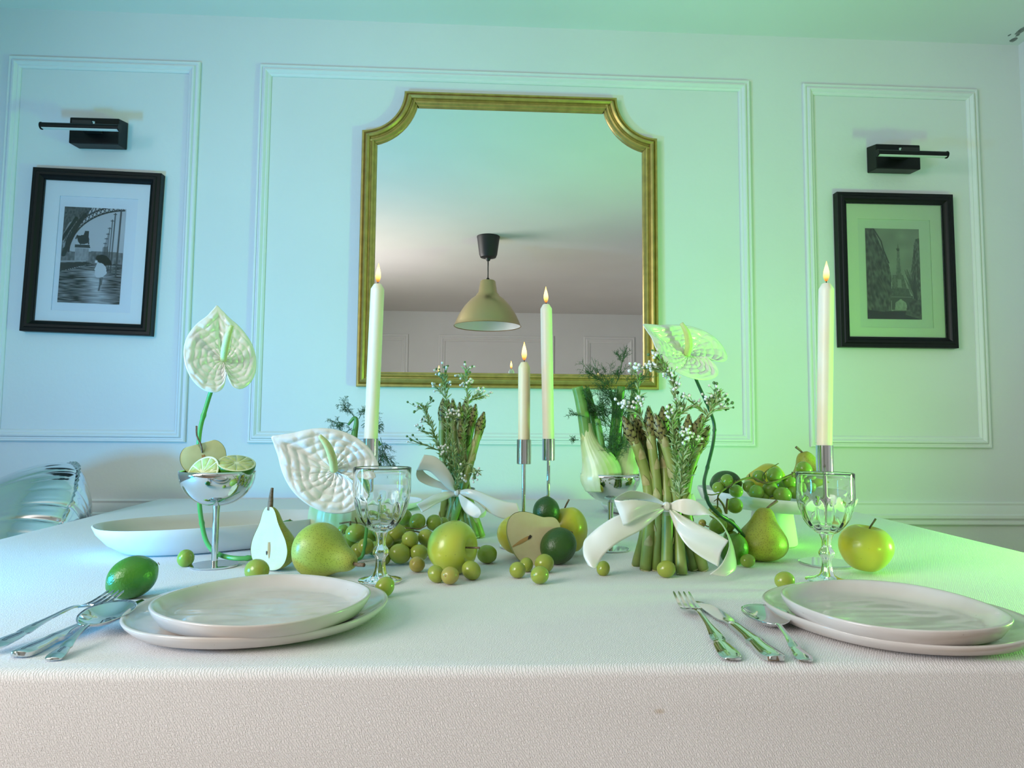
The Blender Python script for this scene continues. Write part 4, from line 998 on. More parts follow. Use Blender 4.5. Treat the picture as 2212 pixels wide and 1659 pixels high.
# ------------------------------------------------------------------ anthuriums
def anthurium(base, tipv, sidev, out_r, spad, stem, m_st, lab, rs=.0026, asym=0, seed=0, cup=.10, curl=.05):
    """base = spadix foot; tipv = vector to the tip; sidev = unit-side vector of the same scale"""
    T = Vector(tipv); Sd = Vector(sidev); Sz = T.length; N = Sd.cross(T).normalized()
    if N.y > 0: N = -N
    e = tag(empty('anthurium', base), lab, 'flower', 'white anthuriums')
    K = crom([(a, r) for a, r in out_r], 12)
    A = [a for a, r in K]; Rr = [r for a, r in K]
    def outline(th):
        d = abs(math.degrees(th))
        return float(np.interp(d, A, Rr))*(1+asym*math.sin(th))
    nt, nr = 180, 44; V = []
    for i in range(nt):
        th = -PI+2*PI*(i+.5)/nt; ro = outline(th)
        for j in range(nr+1):
            t = j/nr; r = ro*t
            u = math.sin(th)*r; v = math.cos(th)*r
            # veins curve out from the foot towards the tip, with quilted pockets between them
            ph = abs(th)+.55*t*math.sin(abs(th)); s_ = ph*3.1
            vein = abs(math.sin(s_)); w = min(1, t*4)*min(1, (1-t)*7)
            jt = noise.noise(Vector((u*4.5, v*4.5, seed))); j2 = noise.noise(Vector((u*9, v*9, seed+5)))
            quilt = abs(math.sin(t*18+1.6*math.cos(th*2)+1.1*jt))**.7*abs(math.sin(th*9+t*5+seed+.8*j2+.7*jt))**.5
            h = (.022*vein**.7-.010)*w + .030*w*(quilt-.5)
            mid = math.exp(-(th/.12)**2)*math.exp(-((t-.45)/.4)**2); h -= .025*mid*w
            h += cup*t*t*.8 - curl*max(0, t-.82)**2*22 + .015*math.sin(3*th+seed)*t*t
            if abs(th) > 2.4: h += .14*(abs(th)-2.4)*max(0, t-.1)*(1-.3*t)
            V.append(Sd*u+T*v+N*(h*Sz))
    Fc = [(i*(nr+1)+j, ((i+1) % nt)*(nr+1)+j, ((i+1) % nt)*(nr+1)+j+1, i*(nr+1)+j+1) for i in range(nt-1) for j in range(nr)]
    sp = mesh('spathe', V, Fc, m_spathe, e); md = sp.modifiers.new('s', 'SOLIDIFY'); md.thickness = .0009; md.offset = 0
    # spadix
    pts = crom([tuple(Vector(p)-Vector(base)) for p in spad], 6); n = len(pts)
    q = MB(); q.tube(pts, [.0052*Sz/.1*(.75+.4*math.sin(PI*min(1, .25+i/n*.6)))*(1-.45*(i/(n-1))**3) for i in range(n)], 14); o = q.build('spadix', m_spadix, e)
    rnd_ = random.Random(seed); q = MB()
    for i in range(2, n-1):
        c = Vector(pts[i]); t = (Vector(pts[i+1])-Vector(pts[i-1])).normalized(); a = t.orthogonal().normalized(); b = t.cross(a)
        rr = .0052*Sz/.1*(.75+.4*math.sin(PI*min(1, .25+i/n*.6)))*(1-.45*(i/(n-1))**3)
        for sub_ in (0, .5):
            cc = c+t*((Vector(pts[i+1])-c).length*sub_)
            for k in range(13):
                an = 2*PI*(k+.5*(i*2+sub_*2 % 2))/13; d_ = a*math.cos(an)+b*math.sin(an); p = cc+d_*rr*.96; z = .00042
                q.add([p+t*z, p+d_.cross(t)*z, p-t*z, p-d_.cross(t)*z, p+d_*z], [(0, 1, 4), (1, 2, 4), (2, 3, 4), (3, 0, 4)])
    tag(q.build('spadix_florets', m_spadix, o, smooth=False), kind='stuff')
    P = crom([tuple(Vector(p)-Vector(base)) for p in stem], 8); n = len(P)
    q = MB(); q.tube(P, [rs*(1.25 if i % 14 == 6 else 1)*(1+.1*i/n) for i in range(n)], 12); q.build('stem', m_st, e)
    return e
OA = [(0, 1.0), (7, .90), (20, .80), (45, .77), (70, .78), (95, .77), (120, .74), (145, .67), (160, .60), (170, .50), (176, .36), (180, .28)]
def at(x, y, Y): return ony(x, y, Y)
b = at(482, 778, 1.20); t = at(467, 661, 1.215)
anthurium(b, t-b, (at(566, 776, 1.235)-b)*1.15, OA, [at(482, 778, 1.196), at(486, 750, 1.180), at(493, 722, 1.170), at(501, 703, 1.168)],
          [at(470, 800, 1.206), at(459, 836, 1.215), at(448, 870, 1.22), at(432, 930, 1.22), at(428, 1000, 1.22), at(430, 1075, 1.22), at(436, 1130, 1.19), at(447, 1172, 1.16), at(470, 1196, 1.135), at(510, 1206, 1.118), at(560, 1203, 1.125), at(600, 1194, 1.14), at(640, 1184, 1.17)],
          m_green, 'upright white anthurium with long curved green stem behind the left coupe', rs=.0036, seed=1, asym=-.07, cup=.10)
OB = [(0, 1.0), (6, .90), (18, .78), (40, .70), (65, .66), (90, .65), (120, .66), (145, .66), (160, .60), (170, .50), (176, .34), (180, .22)]
b = at(722, 1016, 1.10); t = at(585, 943, 1.085)
anthurium(b, t-b, (at(672, 1100, 1.085)-b)*1.42, OB, [at(722, 1016, 1.096), at(718, 990, 1.078), at(707, 962, 1.064), at(690, 941, 1.058)],
          [at(738, 1020, 1.11), at(765, 1028, 1.125), at(786, 1052, 1.14), at(794, 1100, 1.14), at(790, 1160, 1.14), at(782, 1202, 1.145), at(760, 1210, 1.13), at(740, 1208, 1.13)],
          m_green, 'largest white anthurium, facing forward left of the goblet', seed=4, asym=.03, cup=.12)
OC = [(0, 1.0), (7, .88), (18, .75), (38, .68), (60, .66), (90, .66), (120, .70), (140, .72), (155, .70), (167, .60), (175, .44), (180, .26)]
b = at(1484, 766, 1.24); t = at(1378, 707, 1.20)
anthurium(b, t-b, (at(1447, 822, 1.18)-b)*1.25, OC, [at(1484, 766, 1.236), at(1488, 745, 1.222), at(1484, 720, 1.213), at(1472, 698, 1.21)],
          [at(1492, 790, 1.25), at(1505, 823, 1.26), at(1517, 850, 1.26), at(1533, 886, 1.26), at(1543, 920, 1.26), at(1540, 960, 1.255), at(1528, 1010, 1.23), at(1521, 1045, 1.17), at(1530, 1085, 1.12), at(1552, 1110, 1.10), at(1583, 1131, 1.12), at(1607, 1160, 1.14), at(1616, 1190, 1.16), at(1606, 1213, 1.13)],
          m_greend, 'white anthurium tinged green above the front asparagus bundle', seed=7, rs=.0030, asym=-.03, cup=.16)

# ------------------------------------------------------------------ asparagus
def spear(parent, path, r, mk, seed=0):
    """path: list of 3D points from cut end to tip (relative to parent origin)"""
    rn = random.Random(seed); P = [Vector(p) for p in crom([tuple(p) for p in path], 8)]
    L_ = [0]
    for a, b in zip(P, P[1:]): L_.append(L_[-1]+(b-a).length)
    T_ = L_[-1]; tip0 = T_-.042
    def rad(s):
        if s < .004: return r*.97
        if s < tip0: return r*(1.02-.18*s/T_)
        u = (s-tip0)/(T_-tip0); return r*(.84+.26*math.sin(PI*min(1, u*1.25)))*max(.06, (1-u**2.6))
    def pt(s):
        s = min(max(s, 0), T_-1e-6)
        for i in range(len(L_)-1):
            if L_[i+1] >= s:
                f = (s-L_[i])/(L_[i+1]-L_[i]+1e-9); return P[i].lerp(P[i+1], f), (P[i+1]-P[i]).normalized()
        return P[-1], (P[-1]-P[-2]).normalized()
    K = 30; ss = [tip0*k/20 for k in range(21)]
    q = MB(); q.tube([pt(s)[0] for s in ss], [rad(s) for s in ss], 14, mod=lambda t, th: 1+.04*math.cos(6*th)+.03*math.sin(2*th+seed)); o = q.build('asparagus_spear', mk, parent)
    q = MB(); c, t = pt(0); q.tube([c-t*.0006, c+t*.0015], [r*.93, r*.99], 14); q.build('cut_end', m_cut, o)
    ss = [tip0+(T_-tip0)*k/12 for k in range(13)]
    q = MB(); q.tube([pt(s)[0] for s in ss], [rad(s)*.95 for s in ss], 12); tp = q.build('tip', m_aspt, o)
    def bract(q, s, an, ln, wd, lift=.0007, stand=.0):
        c, t = pt(s); a = t.orthogonal().normalized(); b = t.cross(a)
        rows = []
        for f, w in ((0, 1.0), (.30, .92), (.65, .55), (1, .04)):
            c2, t2 = pt(s+ln*f); rr = rad(min(s+ln*f, T_-.001))+lift+stand*f
            row = []
            for k in (-1, -.5, 0, .5, 1):
                an2 = an+k*w*wd; d_ = a*math.cos(an2)+b*math.sin(an2); row.append(c2+d_*(rr-(.0006 if f == 0 else 0)+.0004*(1-abs(k))))
            rows.append(row)
        V = [p for rw in rows for p in rw]; q.add(V, [(i*5+k, i*5+k+1, (i+1)*5+k+1, (i+1)*5+k) for i in range(3) for k in range(4)])
    q = MB(); s = tip0-.006; an = rn.uniform(0, 6)
    while s < T_-.006:
        for k in range(4): bract(q, s, an+k*PI/2, .0100, .56, .0008, .0012)
        an += .8; s += .0058
    ob = q.build('tip_scales', m_asps, tp); tag(ob, kind='stuff')
    s = .030+rn.uniform(0, .015); an = rn.uniform(0, 6); k = 0
    while s < tip0-.008:
        q = MB(); bract(q, s, an, .0175, .85, .0007, .0009); q.build('bract', m_bract, o)
        an += 2.4; s += max(.016, .034-.05*s/T_)*rn.uniform(.8, 1.1); k += 1
    return o
def pxs(l, Y0, org): return [at(x, y, Y0+dy)-org for x, y, dy in l]
org = onz(995, 1162); org.z = .7508
aspL = tag(empty('asparagus_bundle', org), 'rear asparagus bundle tied with cream ribbon, left of the short candle', 'asparagus', 'tied asparagus bundles')
YL = org.y; 
def foot(l, Y0, org, r):
    out = []
    for i, (x, y, dy) in enumerate(l):
        p = at(x, y, Y0+dy)
        if i == 0: p = onz(x, y, .7512); 
        out.append(p-org)
    return out
LS = [([(951, 1152, .02), (962, 1065, .01), (955, 960, .02), (957, 860, .03)], .0082, 0), ([(962, 1160, .0), (985, 1060, .0), (1010, 960, .01), (1028, 872, .015)], .0080, 1),
      ([(968, 1158, .0), (996, 1070, -.018), (1020, 985, -.015), (1046, 889, -.01)], .0084, 0), ([(985, 1160, .01), (975, 1060, .0), (967, 960, .02), (968, 861, .04)], .0078, 1),
      ([(1003, 1161, .0), (990, 1065, .01), (982, 960, .01), (978, 860, .02)], .0078, 0), ([(1015, 1160, .0), (1000, 1060, .0), (994, 960, -.005), (993, 868, .0)], .0080, 1),
      ([(1028, 1162, .0), (1005, 1062, .008), (1003, 960, .02), (1006, 860, .03)], .0078, 1), ([(1040, 1160, .0), (1010, 1065, -.002), (1000, 980, -.008), (996, 905, -.01)], .0082, 0), ([(975, 1145, .04), (985, 1060, .03), (1000, 970, .04), (1018, 875, .05)], .0080, 1)]
for k, (l, r_, mk) in enumerate(LS): spear(aspL, foot(l, YL, org, r_), r_, (m_asp, m_asp2)[mk], k)
orgR = onz(1448, 1234); orgR.z = .7508; YR = orgR.y
aspR = tag(empty('asparagus_bundle', orgR), 'front asparagus bundle tied with large cream satin bow, right of centre', 'asparagus', 'tied asparagus bundles')
RS = [([(1374, 1221, 0), (1392, 1150, .01), (1402, 1050, .012), (1385, 990, .012), (1364, 893, .02)], .0078, 1), ([(1394, 1231, 0), (1403, 1120, -.004), (1398, 1040, .0), (1378, 970, .0), (1345, 898, .0)], .0088, 0),
      ([(1417, 1231, 0), (1421, 1120, -.006), (1418, 1040, -.006), (1408, 960, -.004), (1401, 876, .0)], .0082, 0), ([(1440, 1239, 0), (1442, 1120, -.014), (1438, 1040, -.002), (1432, 960, .008), (1432, 877, .012)], .0090, 0),
      ([(1473, 1240, 0), (1462, 1120, -.010), (1460, 1050, -.012), (1440, 970, -.014), (1414, 892, -.012)], .0088, 0), ([(1497, 1231, 0), (1476, 1120, .0), (1470, 1040, .006), (1462, 960, .012), (1456, 894, .018)], .0080, 1),
      ([(1519, 1231, 0), (1482, 1110, -.006), (1484, 1040, -.012), (1502, 980, -.014), (1533, 918, -.016)], .0090, 0), ([(1432, 1222, 0), (1436, 1110, .02), (1436, 1040, .02), (1440, 950, .02), (1447, 872, .026)], .0080, 1),
      ([(1460, 1218, 0), (1460, 1110, .024), (1466, 1040, .026), (1490, 970, .022), (1518, 893, .02)], .0080, 1), ([(1480, 1220, 0), (1468, 1100, .02), (1480, 1040, .02), (1484, 960, .02), (1488, 894, .028)], .0078, 1), ([(1402, 1218, 0), (1412, 1110, .022), (1400, 1040, .022), (1390, 960, .022), (1377, 896, .02)], .0080, 1)]
for k, (l, r_, mk) in enumerate(RS): spear(aspR, foot(l, YR, orgR, r_), r_, (m_asp, m_asp2)[mk], 20+k)

# ------------------------------------------------------------------ ribbon bows
def ribbon(name, rows, Y0, parent, org, crease=.0, n=8, nx=10, cw=0):
    """rows of (ax, ay, bx, by, depth_a, depth_b): opposite edges of a satin strip"""
    R_ = crom(rows, n); V = []
    for i, (ax, ay, bx, by, da, db) in enumerate(R_):
        a = at(ax, ay, Y0+da); b = at(bx, by, Y0+db)
        for k in range(nx+1):
            t = k/nx; p = a.lerp(b, t)
            p.y += crease*math.sin(t*PI*2+i*.12)*.5 - cw*math.sin(PI*t)
            p.z = max(p.z, .7512)
            V.append(p-org)
    m = nx+1; Fc = [(i*m+k, i*m+k+1, (i+1)*m+k+1, (i+1)*m+k) for i in range(len(R_)-1) for k in range(nx)]
    o = mesh(name, V, Fc, m_ribbon, parent); md = o.modifiers.new('s', 'SOLIDIFY'); md.thickness = .00035; md.offset = 0
    return o
def cv(rows, s, ox, oy): return [(a/s+ox, b/s+oy, c/s+ox, d/s+oy, e, f) for a, b, c, d, e, f in rows]
def knot(parent, c, r):
    q = MB(); q.lathe([(0, -r*1.2), (r*.55, -r*1.15), (r*.95, -r*.6), (r, 0), (r*.95, r*.6), (r*.55, r*1.15), (0, r*1.2)], 20, lambda rr, z, th: (rr*(1+.12*math.sin(5*th)), z)); o = q.build('knot', m_ribbon, parent); o.location = c
def wrap(parent, c, rx, ry, w):
    q = MB(); V = []; n = 48
    for k in range(n):
        a = 2*PI*k/n
        for dz, dr in ((-w, 0), (-w*.3, .0005), (w*.3, .0005), (w, 0)): V.append((c.x+(rx+dr)*math.cos(a), c.y+(ry+dr)*math.sin(a), c.z+dz*(1+.2*math.sin(3*a))))
    q.add(V, [(k*4+j, ((k+1) % n)*4+j, ((k+1) % n)*4+j+1, k*4+j+1) for k in range(n) for j in range(3)]); o = q.build('wrap', m_ribbon, parent); md = o.modifiers.new('s', 'SOLIDIFY'); md.thickness = .0004
sR, oxR, oyR = 5.027, 1220, 980; Yb = YR-.034
bowR = tag(empty('ribbon_bow', orgR), 'large cream satin ribbon bow with curling tails on the front asparagus bundle', 'ribbon', 'satin ribbon bows')
wrap(bowR, Vector((at(1441, 1095, YR-.002).x-orgR.x, .0, at(1441, 1095, YR-.03).z-orgR.z)), .046, .036, .006)
ribbon('loop', cv([(1085, 535, 1075, 562, 0, 0), (950, 455, 930, 520, -.012, .004), (820, 412, 800, 500, -.020, .004), (700, 405, 690, 500, -.026, .0), (600, 450, 600, 510, -.030, -.004), (535, 500, 545, 515, -.034, -.012)], sR, oxR, oyR), Yb, bowR, orgR)
ribbon('loop', cv([(535, 502, 637, 782, -.034, -.034), (620, 512, 700, 765, -.040, -.038), (740, 502, 790, 712, -.038, -.036), (880, 512, 900, 655, -.028, -.026), (1000, 535, 1000, 612, -.014, -.012), (1082, 562, 1080, 585, 0, 0)], sR, oxR, oyR), Yb, bowR, orgR, crease=.003)
ribbon('tail', cv([(1085, 572, 1088, 612, 0, 0), (960, 592, 985, 702, -.012, -.016), (770, 622, 830, 830, -.022, -.026), (570, 672, 650, 925, -.026, -.030), (400, 772, 520, 1010, -.026, -.034), (270, 880, 425, 1100, -.024, -.036), (205, 962, 375, 1180, -.026, -.040), (202, 1100, 345, 1232, -.034, -.046), (255, 1215, 330, 1246, -.042, -.048)], sR, oxR, oyR), Yb, bowR, orgR, cw=.003)
ribbon('tail', cv([(1140, 545, 1140, 590, 0, 0), (1220, 502, 1230, 630, -.014, -.016), (1330, 490, 1330, 665, -.022, -.022), (1450, 525, 1450, 672, -.024, -.024), (1590, 640, 1555, 662, -.018, -.032), (1710, 760, 1650, 712, -.010, -.044), (1800, 920, 1740, 830, -.006, -.048), (1850, 1090, 1785, 1000, -.008, -.048), (1858, 1250, 1700, 1200, -.022, -.046), (1745, 1336, 1570, 1312, -.042, -.046)], sR, oxR, oyR), Yb, bowR, orgR)
ribbon('tail', cv([(1140, 585, 1122, 600, 0, 0), (1230, 640, 1160, 690, -.012, -.010), (1330, 700, 1230, 850, -.022, -.020), (1500, 790, 1330, 1000, -.032, -.030), (1640, 862, 1470, 1115, -.038, -.036), (1765, 938, 1655, 1222, -.042, -.040)], sR, oxR, oyR), Yb, bowR, orgR, crease=.008)
ribbon('loop', cv([(1190, 520, 1180, 540, .01, .0), (1280, 488, 1290, 520, .02, .0), (1340, 470, 1370, 520, .03, .01), (1392, 430, 1430, 520, .04, .03)], sR, oxR, oyR), Yb, bowR, orgR)
ck = at(1440, 1093, Yb-.003)-orgR; knot(bowR, ck, .0052)
sL, oxL, oyL = 4.147, 860, 740; Yc = YL-.034
bowL = tag(empty('ribbon_bow', org), 'smaller cream ribbon bow with upright loop on the rear asparagus bundle', 'ribbon', 'satin ribbon bows')
wrap(bowL, Vector((at(990, 1065, YL).x-org.x, .004, at(988, 1065, YL-.03).z-org.z)), .034, .036, .006)
ribbon('loop', cv([(518, 1318, 512, 1345, 0, 0), (497, 1225, 440, 1305, -.014, -.010), (430, 1110, 350, 1215, -.024, -.022), (340, 1025, 270, 1150, -.030, -.030), (235, 1003, 165, 1145, -.034, -.034)], sL, oxL, oyL), Yc, bowL, org, cw=.004)
ribbon('loop', cv([(235, 1003, 165, 1145, -.034, -.034), (205, 1080, 162, 1190, -.022, -.030), (235, 1160, 190, 1240, -.010, -.022), (330, 1225, 280, 1285, -.004, -.012), (430, 1270, 390, 1312, .0, -.006), (512, 1325, 510, 1350, 0, 0)], sL, oxL, oyL), Yc, bowL, org)
ribbon('tail', cv([(512, 1335, 512, 1368, 0, 0), (420, 1335, 440, 1402, -.010, -.012), (320, 1365, 340, 1448, -.020, -.022), (235, 1410, 270, 1490, -.028, -.030), (165, 1445, 215, 1522, -.034, -.036)], sL, oxL, oyL), Yc, bowL, org, crease=.003)
ribbon('tail', cv([(540, 1330, 545, 1362, 0, 0), (620, 1310, 640, 1395, -.012, -.014), (720, 1330, 720, 1440, -.020, -.022), (850, 1385, 810, 1520, -.028, -.030), (960, 1422, 950, 1580, -.034, -.036), (1065, 1438, 1108, 1562, -.040, -.042)], sL, oxL, oyL), Yc, bowL, org, cw=.003)
ribbon('loop', cv([(545, 1352, 538, 1368, 0, 0), (610, 1395, 565, 1460, -.016, -.014), (680, 1440, 610, 1530, -.026, -.024), (735, 1490, 670, 1565, -.034, -.032), (748, 1535, 715, 1572, -.038, -.038)], sL, oxL, oyL), Yc-.004, bowL, org)
ribbon('loop', cv([(748, 1535, 715, 1572, -.038, -.038), (782, 1500, 770, 1560, -.030, -.030), (765, 1450, 790, 1500, -.020, -.024), (700, 1400, 740, 1440, -.010, -.012)], sL, oxL, oyL), Yc-.004, bowL, org)
knot(bowL, at(986.6, 1064, Yc-.003)-org, .0050)

# ------------------------------------------------------------------ flower sprigs
BUD = None
def sprig(lab, pts, Y0, seed, heads, nb=.8, leafy=1.0, grp='white budded filler sprigs'):
    """pts: px path of the main stalk with depth; heads: (x,y,dy,spread_px,count) clusters of buds"""
    rn = random.Random(seed); base = at(pts[0][0], pts[0][1], Y0+pts[0][2])
    e = tag(empty('flower_sprig', base), lab, 'flower sprig', grp)
    st = MB(); lf = MB(); bd = MB(); bg = MB()
    main = [at(x, y, Y0+d_)-base for x, y, d_ in pts]; M_ = [Vector(p) for p in crom([tuple(p) for p in main], 6)]; n = len(M_)
    st.tube(M_, [.0013-.0006*i/n for i in range(n)], 6)
    def leaf(p, d_, ln, w=.0017):
        d_ = d_.normalized(); s_ = d_.cross(Vector((rn.uniform(-1, 1), rn.uniform(-1, 1), rn.uniform(-1, 1)))).normalized(); dr = Vector((0, 0, -ln*.15))
        lf.add([p, p+d_*ln*.45+s_*w, p+d_*ln+dr, p+d_*ln*.45-s_*w, p+d_*ln*.5+s_.cross(d_)*w*.5], [(0, 1, 4), (1, 2, 4), (2, 3, 4), (3, 0, 4)])
    def bud(q, p, r, d_):
        d_ = d_.normalized(); a = d_.orthogonal().normalized(); b = d_.cross(a); k = 7
        V = [p-d_*r*1.1]+[p-d_*r*.2+(a*math.cos(2*PI*i/k)+b*math.sin(2*PI*i/k))*r*.85 for i in range(k)]+[p+d_*r*.5+(a*math.cos(2*PI*i/k)+b*math.sin(2*PI*i/k))*r*.75 for i in range(k)]+[p+d_*r*.95]
        q.add(V, [(0, 1+i, 1+(i+1) % k) for i in range(k)]+[(1+i, 1+(i+1) % k, 1+k+(i+1) % k, 1+k+i) for i in range(k)]+[(1+k+i, 1+k+(i+1) % k, 1+2*k) for i in range(k)])
    def twig(a, b, r=.0007):
        mid = (a+b)*.5+Vector((rn.uniform(-.003, .003), rn.uniform(-.003, .003), .002)); T_ = crom([tuple(a), tuple(mid), tuple(b)], 3); st.tube(T_, r, 5)
        T_ = [Vector(t) for t in T_]; dd = (b-a).normalized()
        for k in range(max(2, int((b-a).length/.0022*leafy))):
            t = rn.random(); p = a.lerp(b, t); leaf(p, dd*1.0+Vector((rn.uniform(-1, 1), rn.uniform(-1, 1), rn.uniform(-.4, .9))), rn.uniform(.011, .021))
    for i in range(1, n):
        L_ = (M_[i]-M_[i-1]).length; dd = (M_[i]-M_[i-1]).normalized()
        for k in range(max(1, int(L_/.0012*leafy))):
            p = M_[i-1].lerp(M_[i], rn.random()); leaf(p, dd*.9+Vector((rn.uniform(-1, 1), rn.uniform(-1, 1), rn.uniform(-.2, .6))), rn.uniform(.010, .020))
    for (x, y, dy, sp_, cnt, green) in heads:
        c = at(x, y, Y0+dy)-base
        # start from nearest main point lower than the head
        j = min(range(n), key=lambda i: (M_[i]-c).length + (0.02 if M_[i].z > c.z else 0)); a = M_[max(0, j-2)]
        hub = a.lerp(c, .62); twig(a, hub, .0009); s_ = sp_/F*Y0
        for k in range(cnt):
            o_ = Vector((rn.gauss(0, .55), rn.gauss(0, .5), rn.gauss(0, .45)+.1))*s_; p = c+o_
            st.tube([hub, hub.lerp(p, .5)+Vector((0, 0, -.001)), p], .00042, 4)
            bud(bg if rn.random() < green else bd, p, rn.uniform(.0022, .0034), (p-hub)+Vector((0, 0, .001)))
    tag(st.build('stalk', m_sprig, e))
    tag(lf.build('leaves', m_leaf, e, smooth=False), kind='stuff'); tag(bd.build('buds', m_bud, e), kind='stuff')
    if bg.V: tag(bg.build('green_buds', m_budg, e), kind='stuff')
    return e
sprig('flower sprig leaning far left out of the rear asparagus bundle', [(975, 1040, -.02), (955, 985, -.025), (935, 930, -.03), (920, 890, -.03), (908, 875, -.03)], YL, 1, [(900, 880, -.03, 14, 8, .6), (914, 905, -.03, 12, 8, .2), (888, 950, -.04, 13, 6, .8), (905, 925, -.03, 12, 8, .2), (935, 862, -.03, 8, 5, .8)], leafy=1.2)
sprig('flower sprig rising from the left of the rear asparagus bundle', [(985, 1040, -.025), (968, 960, -.03), (965, 880, -.03), (960, 820, -.02)], YL, 2, [(950, 805, -.02, 15, 11, .35), (962, 798, -.02, 10, 5, .6), (940, 832, -.02, 11, 7, .1), (970, 826, -.02, 9, 5, .3), (958, 975, -.05, 9, 8, .0)], leafy=1.1)
sprig('tallest flower sprig of the rear asparagus bundle, crossing the mirror frame', [(990, 1045, -.02), (1000, 960, -.03), (1010, 880, -.03), (1008, 830, -.02), (1006, 800, -.02)], YL, 3, [(1012, 793, -.02, 14, 9, .5), (1008, 830, -.03, 15, 15, 0), (1040, 845, -.02, 15, 12, .15), (1050, 852, -.02, 10, 6, .0), (990, 812, -.02, 8, 4, .0)], leafy=1.0)
sprig('short flower sprig in front of the rear asparagus tips', [(988, 1045, -.03), (980, 980, -.045), (976, 930, -.05), (980, 900, -.05)], YL, 4, [(974, 895, -.055, 13, 12, 0), (988, 892, -.055, 10, 6, 0), (962, 965, -.05, 9, 6, .1)], leafy=.8)
sprig('drooping flower sprig just above the rear ribbon knot', [(984, 1060, -.04), (992, 1020, -.05), (1006, 1003, -.055), (1022, 1010, -.06), (1030, 1022, -.06)], YL, 5, [(1022, 1030, -.06, 12, 10, .2), (1000, 1036, -.06, 12, 6, .5), (1034, 1020, -.06, 8, 5, .0), (995, 1008, -.06, 8, 3, .5)], leafy=1.0)
sprig('flower sprig bending over the lower edge of the green tinged anthurium', [(1455, 1050, -.02), (1470, 960, -.025), (1462, 880, -.03), (1452, 820, -.03), (1430, 790, -.03)], YR, 11, [(1412, 795, -.03, 14, 12, .05), (1424, 768, -.03, 16, 9, .6), (1445, 805, -.03, 14, 14, .0), (1398, 792, -.03, 12, 9, .0), (1380, 790, -.03, 10, 6, .0), (1460, 826, -.03, 12, 10, .1), (1410, 760, -.03, 10, 6, .8)], leafy=1.5)
sprig('flower sprig between the fennel and the front asparagus tips', [(1420, 1040, .01), (1408, 960, .0), (1385, 900, -.01), (1380, 850, .0), (1378, 810, .0)], YR, 12, [(1352, 875, -.02, 14, 12, 0), (1375, 865, -.02, 12, 10, .1), (1372, 795, .0, 10, 7, 0), (1368, 880, -.02, 12, 8, 0)], leafy=.8)
sprig('flower sprig at the centre of the front asparagus bundle', [(1460, 1070, -.03), (1462, 1000, -.035), (1455, 940, -.04), (1450, 890, -.04)], YR, 13, [(1450, 888, -.04, 13, 10, 0), (1480, 935, -.045, 15, 15, 0), (1488, 948, -.045, 10, 6, 0), (1475, 865, -.03, 12, 8, .3), (1502, 870, -.02, 13, 8, .3)], leafy=1.3)
sprig('flower sprig spreading right over the anthurium stem', [(1478, 1060, -.02), (1492, 990, -.03), (1512, 930, -.03), (1535, 885, -.03), (1550, 850, -.03)], YR, 14, [(1550, 840, -.03, 12, 8, .5), (1556, 862, -.03, 16, 14, .1), (1575, 875, -.03, 12, 8, .5), (1530, 860, -.03, 12, 9, .1), (1485, 860, -.03, 12, 8, .3), (1510, 945, -.04, 9, 5, .0)], leafy=1.6)
sprig('low leafy sprig hanging in front of the right asparagus spears', [(1468, 1080, -.045), (1470, 1040, -.05), (1474, 1000, -.05), (1480, 970, -.045)], YR, 15, [(1476, 962, -.05, 6, 3, .5)], leafy=2.2)

# ------------------------------------------------------------------ fennel
def fronds(parent, starts, Y0, org, seed, n2=9, ln=.045, droop=0):
    rn = random.Random(seed); q = MB()
    def br(p, d_, L_, lev):
        segs = 4; P = [p]; dd = d_.normalized()
        for k in range(segs):
            dd = (dd+Vector((rn.gauss(0, .13), rn.gauss(0, .13), rn.gauss(0, .10)-droop*.35))).normalized(); P.append(P[-1]+dd*L_/segs)
        w = (.0008, .0004, .00026, .0002)[lev]; q.tube(P, w, 3, cap=False)
        if lev < 3:
            for k in range((n2, 8, 5)[lev]):
                t = rn.uniform(.15, 1)*segs; i = min(segs-1, int(t)); b = P[i].lerp(P[i+1], t-i)
                br(b, dd*.9+Vector((rn.uniform(-1, 1), rn.uniform(-1, 1), rn.uniform(-.8, .9))), L_*rn.uniform(.35, .55), lev+1)
    for (x, y, dy, dx_, dz_, L_) in starts:
        br(at(x, y, Y0+dy)-org, Vector((dx_, rn.uniform(-.3, .3), dz_)), L_, 0)
    tag(q.build('fronds', m_frond, parent, smooth=False), kind='stuff')
def fennel(lab, Y0, org, bulb, stalks, fr, seed, **k):
    e = tag(empty('fennel', org), lab, 'fennel', 'fennel bulbs')
    P = crom([(*tuple(at(x, y, Y0)-Vector(org)), r) for x, y, r in bulb], 6)
    q = MB(); q.tube([p[:3] for p in P], [p[3]/F*Y0 for p in P], 72, mod=lambda t, th: 1+.045*abs(math.sin(11*th+2.2*t))**.6-.03+.03*math.cos(2*th)); q.build('bulb', m_fen, e)
    for st in stalks:
        P = crom([(*tuple(at(x, y, Y0+d_)-Vector(org)), r) for x, y, d_, r in st], 5); q = MB()
        q.tube([p[:3] for p in P], [p[3]/F*Y0 for p in P], 28, mod=lambda t, th: 1+.04*math.cos(9*th)); q.build('stalk', m_fens, e)
    if fr: fronds(e, fr, Y0, Vector(org), seed, **k)
    return e
YF = CO2.y; of = Vector((CO2.x, YF, .7508+.075))
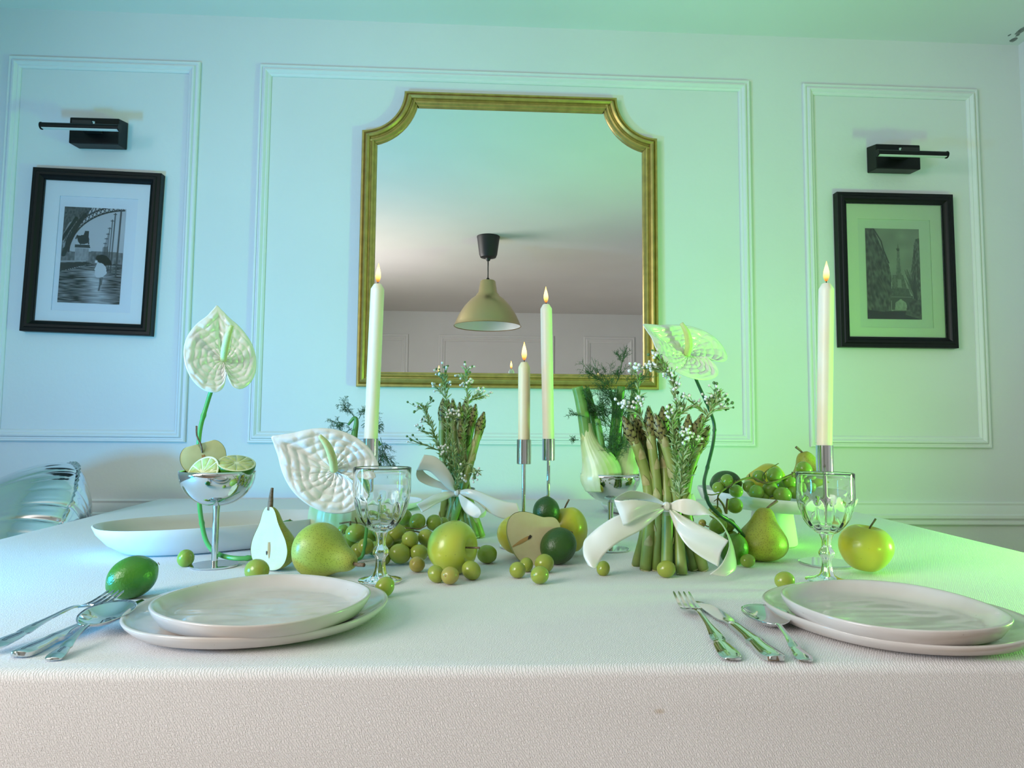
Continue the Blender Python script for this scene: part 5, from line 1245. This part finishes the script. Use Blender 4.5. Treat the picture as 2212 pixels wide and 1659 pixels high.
fennel('fennel bulb with cut stalks on the left side of the right coupe', YF-.012, of, [(1300, 1060, 34), (1299, 1038, 43), (1298, 1018, 42), (1292, 998, 36), (1283, 978, 28), (1275, 960, 21), (1269, 940, 15.5), (1265, 915, 12.5)],
       [[(1280, 985, 0, 15), (1270, 955, 0, 14.5), (1261, 900, 0, 13), (1253, 860, .0, 12), (1247, 836, .0, 12)], [(1300, 985, .02, 9), (1292, 940, .02, 8.5), (1278, 880, .02, 8), (1266, 838, .02, 7.5)], [(1303, 978, -.01, 6), (1297, 945, -.01, 7), (1290, 905, -.01, 6)]],
       [(1280, 870, -.01, -.3, .6, .03), (1262, 900, -.015, -1, .3, .025), (1290, 880, .0, .4, .4, .04), (1250, 950, -.015, -1, .2, .018)], 3, n2=5)
fennel('fennel bulb glowing green on the right side of the right coupe', YF+.004, of, [(1340, 1060, 30), (1343, 1038, 34), (1346, 1020, 33), (1350, 1002, 28), (1355, 984, 21), (1359, 965, 16), (1361, 945, 12.5), (1363, 920, 11)],
       [[(1352, 985, 0, 14), (1356, 950, 0, 13), (1364, 900, 0, 10), (1374, 842, .0, 10)], [(1334, 985, .0, 11), (1333, 950, .0, 10), (1337, 890, .0, 9), (1342, 835, .0, 8.5)], [(1318, 990, .02, 7), (1322, 930, .02, 5), (1326, 880, .02, 4), (1318, 845, .02, 3)]],
       [(1322, 880, -.01, .0, 1, .06), (1326, 850, -.01, -.6, .7, .055), (1340, 850, -.02, .7, .7, .05), (1330, 960, -.02, -.2, 1, .07), (1318, 940, -.02, .1, .9, .06), (1312, 900, -.01, -.6, .7, .045), (1330, 830, -.01, .2, .9, .05), (1345, 900, -.02, .3, .5, .04), (1325, 990, -.02, -.3, .9, .05), (1335, 940, -.03, .3, .9, .05), (1310, 930, -.02, -.2, .9, .05), (1330, 1000, -.03, .1, 1, .05)], 5, n2=13)
pf = onz(722, 1172); Yg = pf.y; og = Vector((pf.x, Yg, .7508))
fennel('fennel bulb standing on the cloth under the largest anthurium', Yg, og, [(733, 1172, 50), (734, 1150, 60), (737, 1120, 66), (742, 1090, 62), (748, 1060, 45), (755, 1030, 25)],
       [[(752, 1050, .02, 17), (762, 1000, .05, 13), (764, 950, .07, 8), (770, 912, .07, 5), (765, 903, .07, 4), (752, 918, .07, 2.5)], [(770, 1040, .03, 14), (788, 990, .07, 9), (812, 955, .08, 5), (822, 962, .08, 3)]],
       [(765, 900, .06, -.4, .6, .035), (752, 915, .06, -.8, .1, .04), (775, 905, .06, .2, .8, .03), (780, 920, .05, .5, .3, .04), (760, 925, .06, -.6, -.3, .04), (822, 945, .07, .2, -1, .05), (824, 965, .07, .1, -1, .05), (818, 955, .07, -.2, -1, .05), (790, 940, .06, .3, .3, .035)], 9, n2=12, droop=.25)
